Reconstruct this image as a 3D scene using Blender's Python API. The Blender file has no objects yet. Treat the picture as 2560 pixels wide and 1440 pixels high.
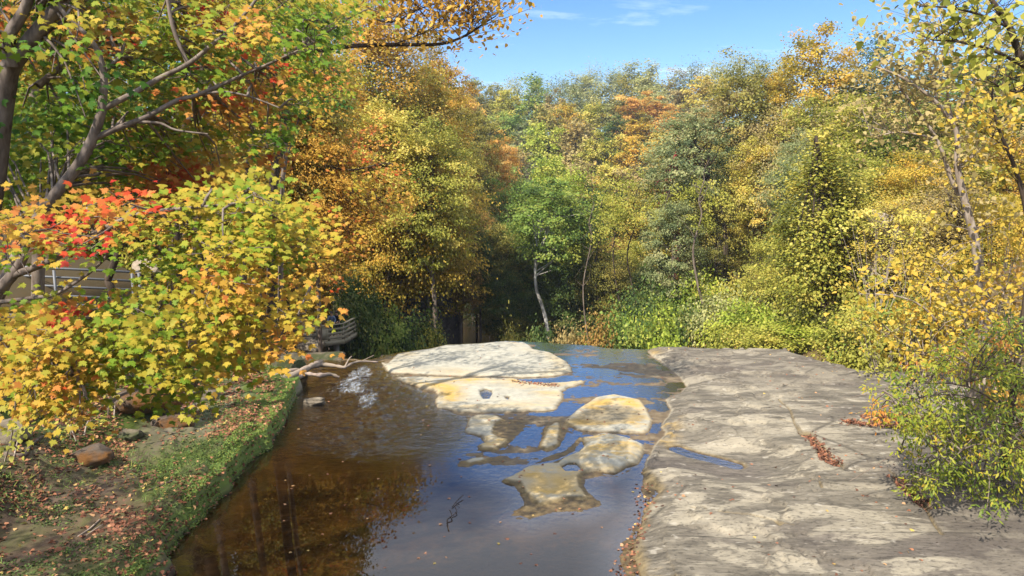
import bpy, math, random
import numpy as np
from mathutils import Vector

scene = bpy.context.scene
COL = scene.collection
# ------------------------------------------------------------------ camera
F = 1762.0                      # focal length in pixels of the 2560 px wide frame
CAMZ = 7.2
PITCH = math.radians(7.8)
cam_d = bpy.data.cameras.new("camera")
cam = bpy.data.objects.new("camera", cam_d); COL.objects.link(cam)
cam_d.sensor_width = 36.0
cam_d.lens = F / 2560 * 36.0
cam_d.clip_end = 5000; cam_d.clip_start = 0.1
cam.location = (0, 0, CAMZ)
cam.rotation_euler = (math.radians(90) - PITCH, 0, 0)
scene.camera = cam
# ------------------------------------------------------------------ sky, sun, exposure
SUN_EL = math.radians(46)
TOSUN = Vector((-0.62 * math.cos(SUN_EL), -0.785 * math.cos(SUN_EL), math.sin(SUN_EL)))
world = bpy.data.worlds.new("World"); scene.world = world
world.use_nodes = True
wn, wl = world.node_tree.nodes, world.node_tree.links
wn.clear()
w_out = wn.new('ShaderNodeOutputWorld'); w_bg = wn.new('ShaderNodeBackground')
w_sky = wn.new('ShaderNodeTexSky'); w_sky.sky_type = 'NISHITA'; w_sky.sun_disc = False
w_sky.sun_elevation = SUN_EL; w_sky.sun_rotation = math.atan2(TOSUN.x, TOSUN.y)
w_sky.air_density = 1.0; w_sky.dust_density = 0.3; w_sky.ozone_density = 2.0
w_hsv = wn.new('ShaderNodeHueSaturation'); w_hsv.inputs['Saturation'].default_value = 1.35
w_hsv.inputs['Hue'].default_value = 0.512
w_hsv.inputs['Value'].default_value = 1.0
wl.new(w_sky.outputs[0], w_hsv.inputs['Color'])
# thin cirrus: noise on the sky dome, projected on a flat cloud layer
w_tc = wn.new('ShaderNodeTexCoord'); w_sep = wn.new('ShaderNodeSeparateXYZ')
wl.new(w_tc.outputs['Generated'], w_sep.inputs[0])
def wmath(op, a, b=None):
    n = wn.new('ShaderNodeMath'); n.operation = op
    for i, v in enumerate((a, b)):
        if v is None: continue
        if isinstance(v, (int, float)): n.inputs[i].default_value = v
        else: wl.new(v, n.inputs[i])
    return n.outputs[0]
zz = wmath('MAXIMUM', w_sep.outputs['Z'], 0.03)
cx = wmath('DIVIDE', w_sep.outputs['X'], zz); cy = wmath('DIVIDE', w_sep.outputs['Y'], zz)
w_cmb = wn.new('ShaderNodeCombineXYZ')
wl.new(wmath('MULTIPLY', wmath('ADD', cx, wmath('MULTIPLY', cy, 0.35)), 0.33), w_cmb.inputs['X'])
wl.new(wmath('MULTIPLY', wmath('SUBTRACT', cy, wmath('MULTIPLY', cx, 0.25)), 0.62), w_cmb.inputs['Y'])
w_cmb.inputs['Z'].default_value = 3.4
w_no = wn.new('ShaderNodeTexNoise'); w_no.inputs['Scale'].default_value = 1.5
w_no.inputs['Detail'].default_value = 8; w_no.inputs['Roughness'].default_value = 0.6; w_no.inputs['Distortion'].default_value = 0.5
wl.new(w_cmb.outputs[0], w_no.inputs['Vector'])
w_rp = wn.new('ShaderNodeValToRGB')
w_rp.color_ramp.elements[0].position = 0.57; w_rp.color_ramp.elements[0].color = (0, 0, 0, 1)
w_rp.color_ramp.elements[1].position = 0.86; w_rp.color_ramp.elements[1].color = (0.75, 0.75, 0.75, 1)
wl.new(wmath('ADD', w_no.outputs['Fac'], wmath('MULTIPLY', wmath('MINIMUM', wmath('MAXIMUM', wmath('SUBTRACT', w_sep.outputs['Z'], .27), 0.0), .3), 1.7)), w_rp.inputs[0])
w_mix = wn.new('ShaderNodeMixRGB'); w_mix.inputs[2].default_value = (8.5, 9.0, 9.8, 1)
wl.new(w_rp.outputs[0], w_mix.inputs[0]); wl.new(w_hsv.outputs[0], w_mix.inputs[1])
wl.new(w_mix.outputs[0], w_bg.inputs['Color'])
w_bg.inputs['Strength'].default_value = 0.105
wl.new(w_bg.outputs[0], w_out.inputs[0])

sun_d = bpy.data.lights.new("sun", 'SUN'); sun_d.energy = 5.0; sun_d.angle = math.radians(0.5)
sun_d.color = (1.0, 0.93, 0.82)
sun = bpy.data.objects.new("sun", sun_d); COL.objects.link(sun)
sun.location = (-40, -30, 60)
sun.rotation_euler = (-TOSUN).to_track_quat('-Z', 'Y').to_euler()

scene.view_settings.view_transform = 'Standard'
scene.view_settings.look = 'None'
scene.view_settings.exposure = 1.0
scene.view_settings.gamma = 1.0
scene.render.engine = 'CYCLES'
scene.cycles.max_bounces = 8
scene.cycles.diffuse_bounces = 3
scene.cycles.transmission_bounces = 4
scene.cycles.transparent_max_bounces = 8
scene.cycles.caustics_reflective = False
scene.cycles.caustics_refractive = False
try: scene.cycles.use_denoising = True
except Exception: pass

# ------------------------------------------------------------------ helpers
CP, SP = math.cos(PITCH), math.sin(PITCH)
def ray(px, py):
    u = (px - 1280) / F; v = (720 - py) / F
    return np.array((u, CP + v * SP, -SP + v * CP))
def P(px, py, d):               # world point seen at pixel, at forward distance d (metres along y)
    r = ray(px, py); t = d / r[1]
    return np.array((0, 0, CAMZ)) + r * t
def G(px, py, z=0.0):           # world point seen at pixel on the level z
    r = ray(px, py); t = (z - CAMZ) / r[2]
    return np.array((0, 0, CAMZ)) + r * t
def V(a): return Vector((float(a[0]), float(a[1]), float(a[2])))

_tab = np.random.RandomState(11).rand(256, 256)
def vnoise(x, y):
    xi = np.floor(x).astype(int); yi = np.floor(y).astype(int)
    fx = x - xi; fy = y - yi
    fx = fx * fx * (3 - 2 * fx); fy = fy * fy * (3 - 2 * fy)
    a = _tab[xi & 255, yi & 255]; b = _tab[(xi + 1) & 255, yi & 255]
    c = _tab[xi & 255, (yi + 1) & 255]; d = _tab[(xi + 1) & 255, (yi + 1) & 255]
    return (a * (1 - fx) + b * fx) * (1 - fy) + (c * (1 - fx) + d * fx) * fy
def fbm(x, y, s=1.0, o=4):
    x = np.asarray(x, float) * s; y = np.asarray(y, float) * s
    r = 0; a = 0.5; t = 0
    for i in range(o):
        r = r + a * vnoise(x + 17.3 * i, y - 9.1 * i); t += a; a *= 0.5; x = x * 2.03; y = y * 2.03
    return r / t * 2 - 1        # about -1..1
def sst(e0, e1, x):
    t = np.clip((x - e0) / (e1 - e0), 0, 1); return t * t * (3 - 2 * t)
def poly_sd(x, y, poly):        # signed distance, positive inside
    p = np.asarray(poly, float)[:, :2]; q = np.roll(p, -1, 0)
    d2 = np.full(x.shape, 1e18); ins = np.zeros(x.shape, bool)
    for (ax, ay), (bx, by) in zip(p, q):
        ex, ey = bx - ax, by - ay
        t = np.clip(((x - ax) * ex + (y - ay) * ey) / (ex * ex + ey * ey + 1e-12), 0, 1)
        d2 = np.minimum(d2, (x - ax - t * ex) ** 2 + (y - ay - t * ey) ** 2)
        c = ((ay > y) != (by > y)) & (x < (bx - ax) * (y - ay) / (by - ay + 1e-12) + ax)
        ins ^= c
    d = np.sqrt(d2); return np.where(ins, d, -d)
def line_d(x, y, pts):
    d2 = np.full(np.shape(x), 1e18)
    for (ax, ay), (bx, by) in zip([p[:2] for p in pts[:-1]], [p[:2] for p in pts[1:]]):
        ex, ey = bx - ax, by - ay
        t = np.clip(((x - ax) * ex + (y - ay) * ey) / (ex * ex + ey * ey + 1e-12), 0, 1)
        d2 = np.minimum(d2, (x - ax - t * ex) ** 2 + (y - ay - t * ey) ** 2)
    return np.sqrt(d2)

def mesh_np(name, verts, faces_flat, loop_tot, smooth=True, face_attr=None, point_attr=None):
    """fast mesh from numpy arrays: verts (n,3), flat vertex indices, loops per face"""
    me = bpy.data.meshes.new(name)
    verts = np.asarray(verts, np.float32); faces_flat = np.asarray(faces_flat, np.int32)
    lt = np.asarray(loop_tot, np.int32)
    me.vertices.add(len(verts)); me.vertices.foreach_set('co', verts.ravel())
    me.loops.add(len(faces_flat)); me.loops.foreach_set('vertex_index', faces_flat)
    me.polygons.add(len(lt))
    ls = np.concatenate(([0], np.cumsum(lt)[:-1])).astype(np.int32)
    me.polygons.foreach_set('loop_start', ls)
    me.polygons.foreach_set('loop_total', lt)
    if smooth: me.polygons.foreach_set('use_smooth', np.ones(len(lt), bool))
    for k, a in (face_attr or {}).items():
        at = me.attributes.new(k, 'FLOAT', 'FACE'); at.data.foreach_set('value', np.asarray(a, np.float32))
    for k, a in (point_attr or {}).items():
        at = me.attributes.new(k, 'FLOAT', 'POINT'); at.data.foreach_set('value', np.asarray(a, np.float32).ravel())
    me.update(calc_edges=True); me.validate()
    return me
def grid_mesh(name, X, Y, Z, keep=None, point_attr=None):
    nr, nc = X.shape
    v = np.stack([X, Y, Z], -1).reshape(-1, 3)
    i = np.arange(nr * nc).reshape(nr, nc)
    q = np.stack([i[:-1, :-1], i[:-1, 1:], i[1:, 1:], i[1:, :-1]], -1).reshape(-1, 4)
    if keep is not None:
        k = (keep[:-1, :-1] | keep[:-1, 1:] | keep[1:, 1:] | keep[1:, :-1]).ravel(); q = q[k]
    return mesh_np(name, v, q.ravel(), np.full(len(q), 4), True, None, point_attr)
def link(name, me, mat=None, parent=None, slot_obj=False):
    o = bpy.data.objects.new(name, me); COL.objects.link(o)
    if mat is not None:
        if slot_obj:
            if not me.materials: me.materials.append(None)
            o.material_slots[0].link = 'OBJECT'; o.material_slots[0].material = mat
        elif not me.materials: me.materials.append(mat)
    if parent is not None: o.parent = parent
    return o
def tag(o, label=None, cat=None, group=None, kind=None):
    if label: o['label'] = label
    if cat: o['category'] = cat
    if group: o['group'] = group
    if kind: o['kind'] = kind
    return o
def empty(name, loc, label, cat, group=None, rz=0):
    o = bpy.data.objects.new(name, None); COL.objects.link(o)
    o.location = V(loc); o.rotation_euler = (0, 0, rz); o.empty_display_size = 0.3
    return tag(o, label, cat, group)

class MB:                       # mesh builder: boxes, bars and tubes as one mesh
    def __init__(s): s.v = []; s.f = []
    def box(s, c, size, rz=0.0, ax=None):
        c = np.asarray(c, float); h = np.asarray(size, float) / 2
        if ax is None:
            ax = np.array([[math.cos(rz), math.sin(rz), 0], [-math.sin(rz), math.cos(rz), 0], [0, 0, 1]])
        n = len(s.v)
        for sx, sy, sz in ((-1,-1,-1),(1,-1,-1),(1,1,-1),(-1,1,-1),(-1,-1,1),(1,-1,1),(1,1,1),(-1,1,1)):
            s.v.append(c + ax[0]*h[0]*sx + ax[1]*h[1]*sy + ax[2]*h[2]*sz)
        for q in ((0,3,2,1),(4,5,6,7),(0,1,5,4),(1,2,6,5),(2,3,7,6),(3,0,4,7)): s.f.append([n+i for i in q])
        return s
    def bar(s, a, b, w, t):     # flat board from a to b: width w is vertical, t thick
        a = np.asarray(a, float); b = np.asarray(b, float); d = b - a; L = np.linalg.norm(d); d /= L
        up = np.array((0, 0, 1.0)); sd = np.cross(d, up); sd /= np.linalg.norm(sd) + 1e-9; u2 = np.cross(sd, d)
        return s.box((a + b) / 2, (L, t, w), ax=np.array([d, sd, u2]))
    def tube(s, pts, rad, n=6, cap=True):
        pts = [np.asarray(p, float) for p in pts]; m = len(pts)
        if np.isscalar(rad): rad = [rad] * m
        base = len(s.v); ref = np.array((0.31, 0.2, 0.93))
        for i, p in enumerate(pts):
            d = pts[min(i + 1, m - 1)] - pts[max(i - 1, 0)]; d = d / (np.linalg.norm(d) + 1e-9)
            a = np.cross(d, ref)
            if np.linalg.norm(a) < 0.15: a = np.cross(d, np.array((1.0, 0, 0)))
            a /= np.linalg.norm(a) + 1e-9; b = np.cross(d, a)
            for k in range(n):
                t = 2 * math.pi * k / n
                s.v.append(p + (a * math.cos(t) + b * math.sin(t)) * rad[i])
        for i in range(m - 1):
            for k in range(n):
                k2 = (k + 1) % n
                s.f.append([base + i*n + k, base + i*n + k2, base + (i+1)*n + k2, base + (i+1)*n + k])
        if cap:
            s.f.append([base + k for k in range(n)][::-1]); s.f.append([base + (m-1)*n + k for k in range(n)])
        return s
    def mesh(s, name, smooth=True):
        fl = [i for f in s.f for i in f]; lt = [len(f) for f in s.f]
        return mesh_np(name, np.array(s.v), fl, lt, smooth)
    def build(s, name, mat, parent=None, smooth=False, bevel=0):
        me = s.mesh(name, smooth); o = link(name, me, mat)
        if parent is not None:
            o.parent = parent; o.matrix_parent_inverse = parent_inv(parent)
        if bevel:
            m = o.modifiers.new("bevel", 'BEVEL'); m.width = bevel; m.segments = 2; m.limit_method = 'ANGLE'
        return o
def parent_inv(p):
    from mathutils import Matrix
    return (Matrix.Translation(p.location) @ p.rotation_euler.to_matrix().to_4x4()).inverted()
def smooth_path(pts, k=4):      # catmull-rom resample
    p = [np.asarray(q, float) for q in pts]
    if len(p) < 3: return p
    out = []
    for i in range(len(p) - 1):
        p0 = p[max(i-1, 0)]; p1 = p[i]; p2 = p[i+1]; p3 = p[min(i+2, len(p)-1)]
        for j in range(k):
            t = j / k
            out.append(0.5*((2*p1) + (-p0+p2)*t + (2*p0-5*p1+4*p2-p3)*t*t + (-p0+3*p1-3*p2+p3)*t**3))
    out.append(p[-1]); return out

# ------------------------------------------------------------------ materials
def new_mat(name):
    m = bpy.data.materials.new(name); m.use_nodes = True
    nt = m.node_tree; nt.nodes.clear()
    o = nt.nodes.new('ShaderNodeOutputMaterial')
    return m, nt.nodes, nt.links, o
class N:                        # tiny node-graph helper
    def __init__(s, name):
        s.m, s.n, s.l, s.out = new_mat(name)
    def new(s, t, **kw):
        x = s.n.new('ShaderNode' + t)
        for k, v in kw.items(): setattr(x, k, v)
        return x
    def set(s, sock, v):
        if hasattr(v, 'is_output') or isinstance(v, bpy.types.NodeSocket): s.l.new(v, sock)
        else: sock.default_value = v
    def math(s, op, a, b=0.0, clamp=False):
        x = s.new('Math', operation=op); x.use_clamp = clamp
        s.set(x.inputs[0], a); s.set(x.inputs[1], b); return x.outputs[0]
    def mix(s, fac, a, b, mode='MIX'):
        x = s.new('MixRGB', blend_type=mode); s.set(x.inputs[0], fac)
        for i, c in ((1, a), (2, b)):
            s.set(x.inputs[i], c if not isinstance(c, tuple) else (c + (1,) if len(c) == 3 else c))
        return x.outputs[0]
    def noise(s, scale, detail=4, rough=0.55, vec=None, dist=0.0):
        x = s.new('TexNoise'); x.inputs['Scale'].default_value = scale; x.inputs['Detail'].default_value = detail
        x.inputs['Roughness'].default_value = rough; x.inputs['Distortion'].default_value = dist
        if vec is not None: s.l.new(vec, x.inputs['Vector'])
        return x.outputs['Fac']
    def coord(s, scale=(1,1,1), rot=(0,0,0), obj=True):
        g = s.new('TexCoord').outputs['Object'] if obj else s.new('NewGeometry').outputs['Position']
        mp = s.new('Mapping'); mp.inputs['Scale'].default_value = scale; mp.inputs['Rotation'].default_value = rot
        s.l.new(g, mp.inputs['Vector']); return mp.outputs[0]
    def ramp(s, fac, stops, interp='LINEAR'):
        x = s.new('ValToRGB'); r = x.color_ramp; r.interpolation = interp
        while len(r.elements) < len(stops): r.elements.new(0.5)
        for e, (p, c) in zip(r.elements, stops):
            e.position = p; e.color = (c, c, c, 1) if np.isscalar(c) else tuple(c) + (1,)
        s.set(x.inputs[0], fac); return x.outputs[0]
    def attr(s, name): return s.new('Attribute', attribute_name=name).outputs['Fac']
    def bump(s, h, strength=0.3, dist=0.05, normal=None):
        x = s.new('Bump'); x.inputs['Distance'].default_value = dist; s.set(x.inputs['Strength'], strength)
        s.l.new(h, x.inputs['Height'])
        if normal is not None: s.l.new(normal, x.inputs['Normal'])
        return x.outputs[0]
    def principled(s, color, rough=0.8, spec=0.3, normal=None, metal=0.0):
        x = s.new('BsdfPrincipled'); s.set(x.inputs['Base Color'], color if not isinstance(color, tuple) else color + (1,))
        s.set(x.inputs['Roughness'], rough); s.set(x.inputs['Specular IOR Level'], spec); x.inputs['Metallic'].default_value = metal
        if normal is not None: s.l.new(normal, x.inputs['Normal'])
        return x.outputs[0]
    def done(s, sh): s.l.new(sh, s.out.inputs[0]); return s.m

def leaf_mat(name, stops, trans=0.46, rough=0.6, spec=0.25):
    g = N(name); c = g.ramp(g.attr('lv'), stops)
    p = g.principled(c, rough, spec)
    t = g.new('BsdfTranslucent'); g.l.new(c, t.inputs['Color'])
    mx = g.new('MixShader'); mx.inputs[0].default_value = trans
    g.l.new(p, mx.inputs[1]); g.l.new(t.outputs[0], mx.inputs[2])
    return g.done(mx.outputs[0])
def pal(*cs):
    n = len(cs); return [(i / (n - 1), c) for i, c in enumerate(cs)]
LEAF = {
 'golden':        leaf_mat('golden_leaves', pal((.16,.15,.02),(.40,.30,.035),(.60,.42,.06),(.62,.36,.05))),
 'yellow':        leaf_mat('yellow_leaves', pal((.20,.20,.03),(.46,.40,.06),(.64,.54,.13),(.62,.42,.08))),
 'orange':        leaf_mat('orange_leaves', pal((.42,.30,.05),(.58,.34,.07),(.68,.36,.10),(.64,.46,.12))),
 'amber':         leaf_mat('amber_leaves', pal((.24,.18,.025),(.50,.30,.04),(.64,.36,.06),(.60,.42,.08))),
 'red':           leaf_mat('red_leaves', pal((.28,.03,.015),(.55,.07,.03),(.66,.15,.05))),
 'olive green':   leaf_mat('olive_leaves', pal((.08,.085,.02),(.21,.205,.04),(.34,.30,.06),(.42,.33,.08))),
 'straw':         leaf_mat('straw_leaves', pal((.18,.14,.05),(.36,.29,.11),(.48,.38,.15),(.40,.28,.10))),
 'bright green':  leaf_mat('green_leaves', pal((.05,.09,.02),(.14,.22,.035),(.24,.33,.06),(.38,.40,.08))),
 'dark green':    leaf_mat('dark_green_leaves', pal((.03,.055,.016),(.07,.12,.028),(.12,.18,.04),(.22,.23,.06))),
 'lime green':    leaf_mat('lime_leaves', pal((.14,.19,.02),(.28,.36,.04),(.42,.46,.06),(.52,.50,.10))),
 'pale olive':    leaf_mat('pale_olive_leaves', pal((.18,.19,.07),(.32,.33,.12),(.42,.42,.16),(.50,.46,.19))),
 'grey green':    leaf_mat('grey_green_leaves', pal((.08,.11,.045),(.19,.23,.09),(.29,.32,.13),(.40,.38,.17))),
 'russet':        leaf_mat('russet_leaves', pal((.14,.10,.025),(.32,.19,.045),(.46,.26,.07),(.32,.26,.06))),
 'yellow green':  leaf_mat('yellow_green_leaves', pal((.10,.12,.02),(.28,.29,.04),(.44,.41,.07),(.56,.46,.10))),
 'maple': leaf_mat('turning_maple_leaves', [(0,(.025,.07,.012)),(.18,(.06,.15,.016)),(.38,(.17,.26,.02)),(.52,(.38,.32,.035)),
                   (.66,(.50,.31,.04)),(.80,(.54,.21,.05)),(.92,(.52,.075,.02)),(1,(.40,.03,.018))], trans=0.42, rough=0.55, spec=0.15),
 'shrub': leaf_mat('shrub_leaves', [(0,(.04,.08,.012)),(.3,(.12,.18,.02)),(.6,(.30,.32,.03)),(.85,(.46,.38,.04)),(1,(.5,.2,.04))], rough=.5),
 'litter': leaf_mat('fallen_leaf', [(0,(.06,.03,.02)),(.3,(.17,.07,.04)),(.6,(.30,.12,.06)),(.8,(.42,.24,.12)),(1,(.45,.33,.08))], trans=.1, rough=.7),
 'cover': leaf_mat('ground_cover_leaves', [(0,(.03,.045,.012)),(.4,(.065,.10,.024)),(.75,(.13,.21,.045)),(1,(.28,.30,.06))], trans=.25),
}
def bark(name, c1, c2, scale=6, patch=None):
    g = N(name); vec = g.coord((1, 1, 0.25))
    f = g.noise(scale, 5, .65, vec); c = g.mix(g.ramp(f, [(.35, 0), (.65, 1)]), c1, c2)
    if patch: c = g.mix(g.ramp(g.noise(2.2, 3, .6), [(.5, 0), (.6, 1)]), c, patch)
    return g.done(g.principled(c, .9, .15, g.bump(f, .5, .03)))
BARK = bark('grey_brown_bark', (.07,.05,.038), (.20,.16,.125))
BARK_DARK = bark('dark_bark', (.03,.022,.016), (.085,.062,.045))
BARK_MAPLE = bark('maple_bark', (.085,.065,.052), (.21,.17,.14), 9)
BARK_WHITE = bark('sycamore_bark', (.14,.125,.10), (.40,.38,.34), 5, (.48,.46,.42))
BARK_TWIG = bark('pale_twig_bark', (.18,.14,.11), (.36,.30,.24))
BARK_VINE = bark('vine_wrapped_bark', (.10,.02,.02), (.26,.045,.045), 12)

def mk_rock(name, base, dark, lichen=None, scale=1.6, bump=.5):
    g = N(name); vec = g.coord((1, 1, 2.6)); f = g.noise(scale, 6, .62, vec, .3)
    c = g.mix(g.ramp(f, [(.35, 0), (.68, 1)]), dark, base)
    if lichen: c = g.mix(g.ramp(g.noise(scale * .8, 5, .6, g.coord((1.3, .8, 1))), [(.47, 0), (.60, 1)]), c, lichen)
    fine = g.noise(28, 5, .7)
    c = g.mix(.45, c, g.ramp(fine, [(.3, .25), (.7, .9)]), 'MULTIPLY')
    return g.done(g.principled(c, .88, .2, g.bump(g.math('ADD', f, g.math('MULTIPLY', fine, .3)), bump, .08)))
ROCK_GREY = mk_rock('grey_brown_sandstone', (.30,.25,.18), (.10,.08,.058))
ROCK_MOSS = mk_rock('mossy_sandstone', (.20,.165,.11), (.06,.05,.035), (.05,.058,.022))
ROCK_ORANGE = mk_rock('orange_lichen_rock', (.15,.115,.085), (.06,.045,.035), (.165,.075,.022))
ROCK_CLIFF = mk_rock('cliff_sandstone', (.46,.38,.28), (.20,.155,.11), None, .5)
ROCK_SHALE = mk_rock('dark_shale', (.13,.115,.115), (.05,.045,.05), None, .9)

def mk_wood(name, c1, c2):
    g = N(name); f = g.noise(5, 5, .6, g.coord((1, 1, 6))); f2 = g.noise(1.3, 3)
    c = g.mix(f, c1, c2); c = g.mix(g.ramp(f2, [(.4, 0), (.7, .6)]), c, (.10,.10,.06))
    return g.done(g.principled(c, .85, .15, g.bump(f, .3, .01)))
WOOD = mk_wood('weathered_deck_wood', (.20,.17,.12), (.34,.30,.22))
WOOD_SHADED = mk_wood('shaded_stair_wood', (.10,.08,.06), (.18,.15,.11))  # darker copy of the deck wood, shade put into its colour
DRIFT = mk_wood('driftwood', (.20,.14,.10), (.44,.35,.29))
CONC = mk_wood('concrete_pier', (.30,.29,.26), (.38,.37,.33))
def flat(name, c, rough=.6, metal=0, spec=.4):
    g = N(name); f = g.noise(7, 4); cc = g.mix(.35, c, g.ramp(f, [(.3, .6), (.7, 1)]), 'MULTIPLY')
    return g.done(g.principled(cc, rough, spec, None, metal))
PIPE = flat('galvanised_pipe', (.13,.135,.145), .55, .2)
SKIN = flat('skin', (.50,.30,.20)); HAIR = flat('dark_hair', (.03,.02,.015)); NAVY = flat('navy_cloth', (.015,.018,.03), .9)
DENIM = flat('blue_grey_cloth', (.10,.14,.22), .9); TROUS = flat('dark_trousers', (.03,.03,.035), .9)
GREYBOARD = flat('pale_grey_board', (.42,.38,.34), .7)

# ------------------------------------------------------------------ rock outlines (photo pixels laid on the water level)
def fc(pts): return [(900 + a / 2.88, 820 + b / 2.88) for a, b in pts]
def ground(pts, z=0.0): return [G(a, b, z)[:2] for a, b in pts]
SLAB_A = ground([(952,905),(966,912),(985,897),(990,882),(1022,872),(1064,867),(1094,861),(1143,852),(1233,846),(1262,838),(1290,838),(1298,852),(1327,866),(1332,874),(1379,885),(1417,906),(1428,920),(1430,932),(1385,941),(1310,945),(1212,942),(1108,940),(1040,936),(985,934),(969,930)])
SLAB_B = ground(fc([(270,362),(400,359),(640,362),(800,365),(1000,368),(1100,372),(1190,395),(1330,407),(1450,402),(1560,388),(1610,388),(1605,400),(1500,430),(1455,460),(1455,520),(1420,560),(1400,590),(1330,602),(1080,606),(900,610),(720,610),(640,588),(555,578),(540,520),(560,490),(556,460),(480,437),(380,412),(300,388)]))
HOLE_C = ground(fc([(858,455),(905,440),(955,455),(957,480),(932,522),(890,524),(865,495)]))
HOLE_C2 = ground(fc([(1030,500),(1060,493),(1085,500),(1084,515),(1068,533),(1045,520)]))
ISL_D = ground(fc([(790,655),(850,638),(940,636),(1000,648),(1040,668),(980,700),(960,770),(1000,795),(1080,812),(1060,842),(970,882),(870,877),(850,850),(900,830),(870,780),(800,765),(752,750),(770,700)]))
MUD_D = ground(fc([(1010,650),(1150,655),(1210,675),(1190,740),(1130,810),(1080,845),(970,895),(860,885),(940,800),(930,700)]))
ISL_E = ground(fc([(1350,720),(1400,692),(1440,692),(1445,770),(1430,850),(1340,880),(1300,860),(1320,790)]))
MUD_E = ground(fc([(1320,700),(1440,670),(1530,690),(1500,800),(1440,870),(1340,900),(1270,870),(1290,770)]))
ISL_F = ground(fc([(1575,590),(1700,508),(1830,484),(1940,510),(2020,530),(2055,570),(2070,605),(2098,660),(2085,735),(2050,762),(1850,757),(1700,750),(1560,735),(1480,690),(1520,630)]))
MUD_F = ground(fc([(1600,590),(1750,560),(1900,565),(2040,600),(2085,660),(2060,690),(1900,690),(1830,720),(1700,740),(1500,690)]))
ISL_G = ground(fc([(1590,800),(1660,790),(1750,770),(1850,780),(1960,815),(2050,850),(2045,900),(2000,985),(1940,992),(1840,1052),(1700,1032),(1610,1047),(1570,1085),(1585,1150),(1645,1235),(1500,1235),(1400,1258),(1285,1285),(1240,1240),(1180,1200),(1150,1130),(1080,1120),(1030,1105),(1100,1075),(1200,1010),(1320,985),(1420,985),(1460,940),(1560,908),(1620,860)]))
ISL_GHI = ground(fc([(1640,830),(1740,785),(1850,790),(1950,820),(2040,855),(2035,900),(1990,978),(1930,985),(1830,1040),(1700,1020),(1620,1000),(1560,950),(1480,955),(1570,910)]))
MUD_G = ground(fc([(1000,1105),(1150,1050),(1320,975),(1450,930),(1560,1060),(1700,1040),(1840,1060),(1960,990),(2010,992),(1940,1050),(1860,1080),(1700,1076),(1635,1088),(1622,1125),(1665,1185),(1750,1240),(1772,1280),(1690,1310),(1600,1338),(1400,1342),(1300,1375),(1212,1402),(1150,1368),(1040,1376),(1065,1310),(1150,1268),(1115,1180),(1080,1130)]))
MUD_UP = ground(fc([(1560,760),(1640,790),(1560,900),(1450,950),(1300,985),(1200,990),(1300,930),(1450,880),(1520,820)]))
HOLE_H = ground(fc([(1438,1000),(1500,968),(1560,972),(1610,1030),(1575,1047),(1480,1047)]))
ISL_I = ground(fc([(745,970),(800,940),(880,930),(950,940),(880,968),(790,986)]))
MUD_I = ground(fc([(700,960),(800,925),(960,925),(1050,950),(920,985),(780,1010),(690,1000)]))
RIGHT = [G(a, b, 0)[:2] for a, b in [(1598,848),(1600,867),(1650,905),(1702,946),(1716,967),(1700,986),(1665,1001),(1676,1030),(1652,1068),(1663,1084),(1640,1110),(1616,1150),(1605,1182),(1617,1212),(1648,1234),(1612,1270),(1602,1310),(1585,1370),(1600,1440),(1640,1560),(1700,1900)]] + [np.array((3.0, 1.0)), np.array((40, 1.0)), np.array((40, 60.)), np.array((6.5, 60.))]
MUD_R = ground([(1605,1175),(1650,1232),(1620,1272),(1606,1310),(1590,1370),(1604,1440),(1650,1560),(1560,1560),(1540,1440),(1546,1380),(1562,1342),(1592,1300),(1611,1262),(1590,1222)])
DEEP = ground([(200,1900),(450,1440),(545,1290),(690,1110),(762,990),(757,948),(800,900),(935,890),(965,945),(1030,965),(1075,990),(1085,1012),(1160,1050),(1168,1075),(1135,1130),(1180,1190),(1250,1212),(1275,1230),(1295,1250),(1270,1300),(1320,1312),(1400,1288),(1455,1290),(1515,1268),(1490,1235),(1465,1205),(1590,1168),(1605,1215),(1580,1300),(1540,1360),(1535,1440),(1540,1900)])
RIMPX = [(-400,905),(400,895),(640,893),(760,881),(900,884),(960,881),(1000,873),(1080,862),(1115,854),(1190,851),(1262,845),(1310,847),(1480,857),(1520,864),(1600,866),(1700,867),(1900,875),(1960,880),(1990,890),(2080,920),(2180,938),(2310,948),(2450,960),(2750,990),(3400,1060)]
_ru = np.array([(ray(a, b)[0] / ray(a, b)[1]) for a, b in RIMPX]); _rd = np.array([G(a, b, 0.15)[1] for a, b in RIMPX])
def rim_d(u): return np.interp(u, _ru, _rd)
POOL_LINE = [G(a, b)[:2] for a, b in [(1692,1124),(1730,1138),(1790,1152),(1838,1166)]]
DEBRIS1 = [G(a, b)[:2] for a, b in [(2010,1108),(2050,1150),(2066,1178),(2085,1190)]]
DEBRIS2 = [G(a, b)[:2] for a, b in [(2246,1232),(2280,1268),(2308,1300)]]
CRACKS = [[G(a, b)[:2] for a, b in c] for c in ([(1730,1293),(1800,1315),(1870,1322),(1920,1334),(1980,1349)],
   [(2220,1205),(2246,1232),(2308,1300),(2335,1350),(2352,1375)], [(1940,1015),(1975,1050),(1985,1085),(2010,1108)],
   [(2000,1108),(1985,1085),(1950,1075)], [(2090,1085),(2160,1100),(2225,1108)], [(2120,1070),(2200,1090),(2290,1075)], [(2030,1222),(2050,1238),(2053,1248)])]

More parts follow.
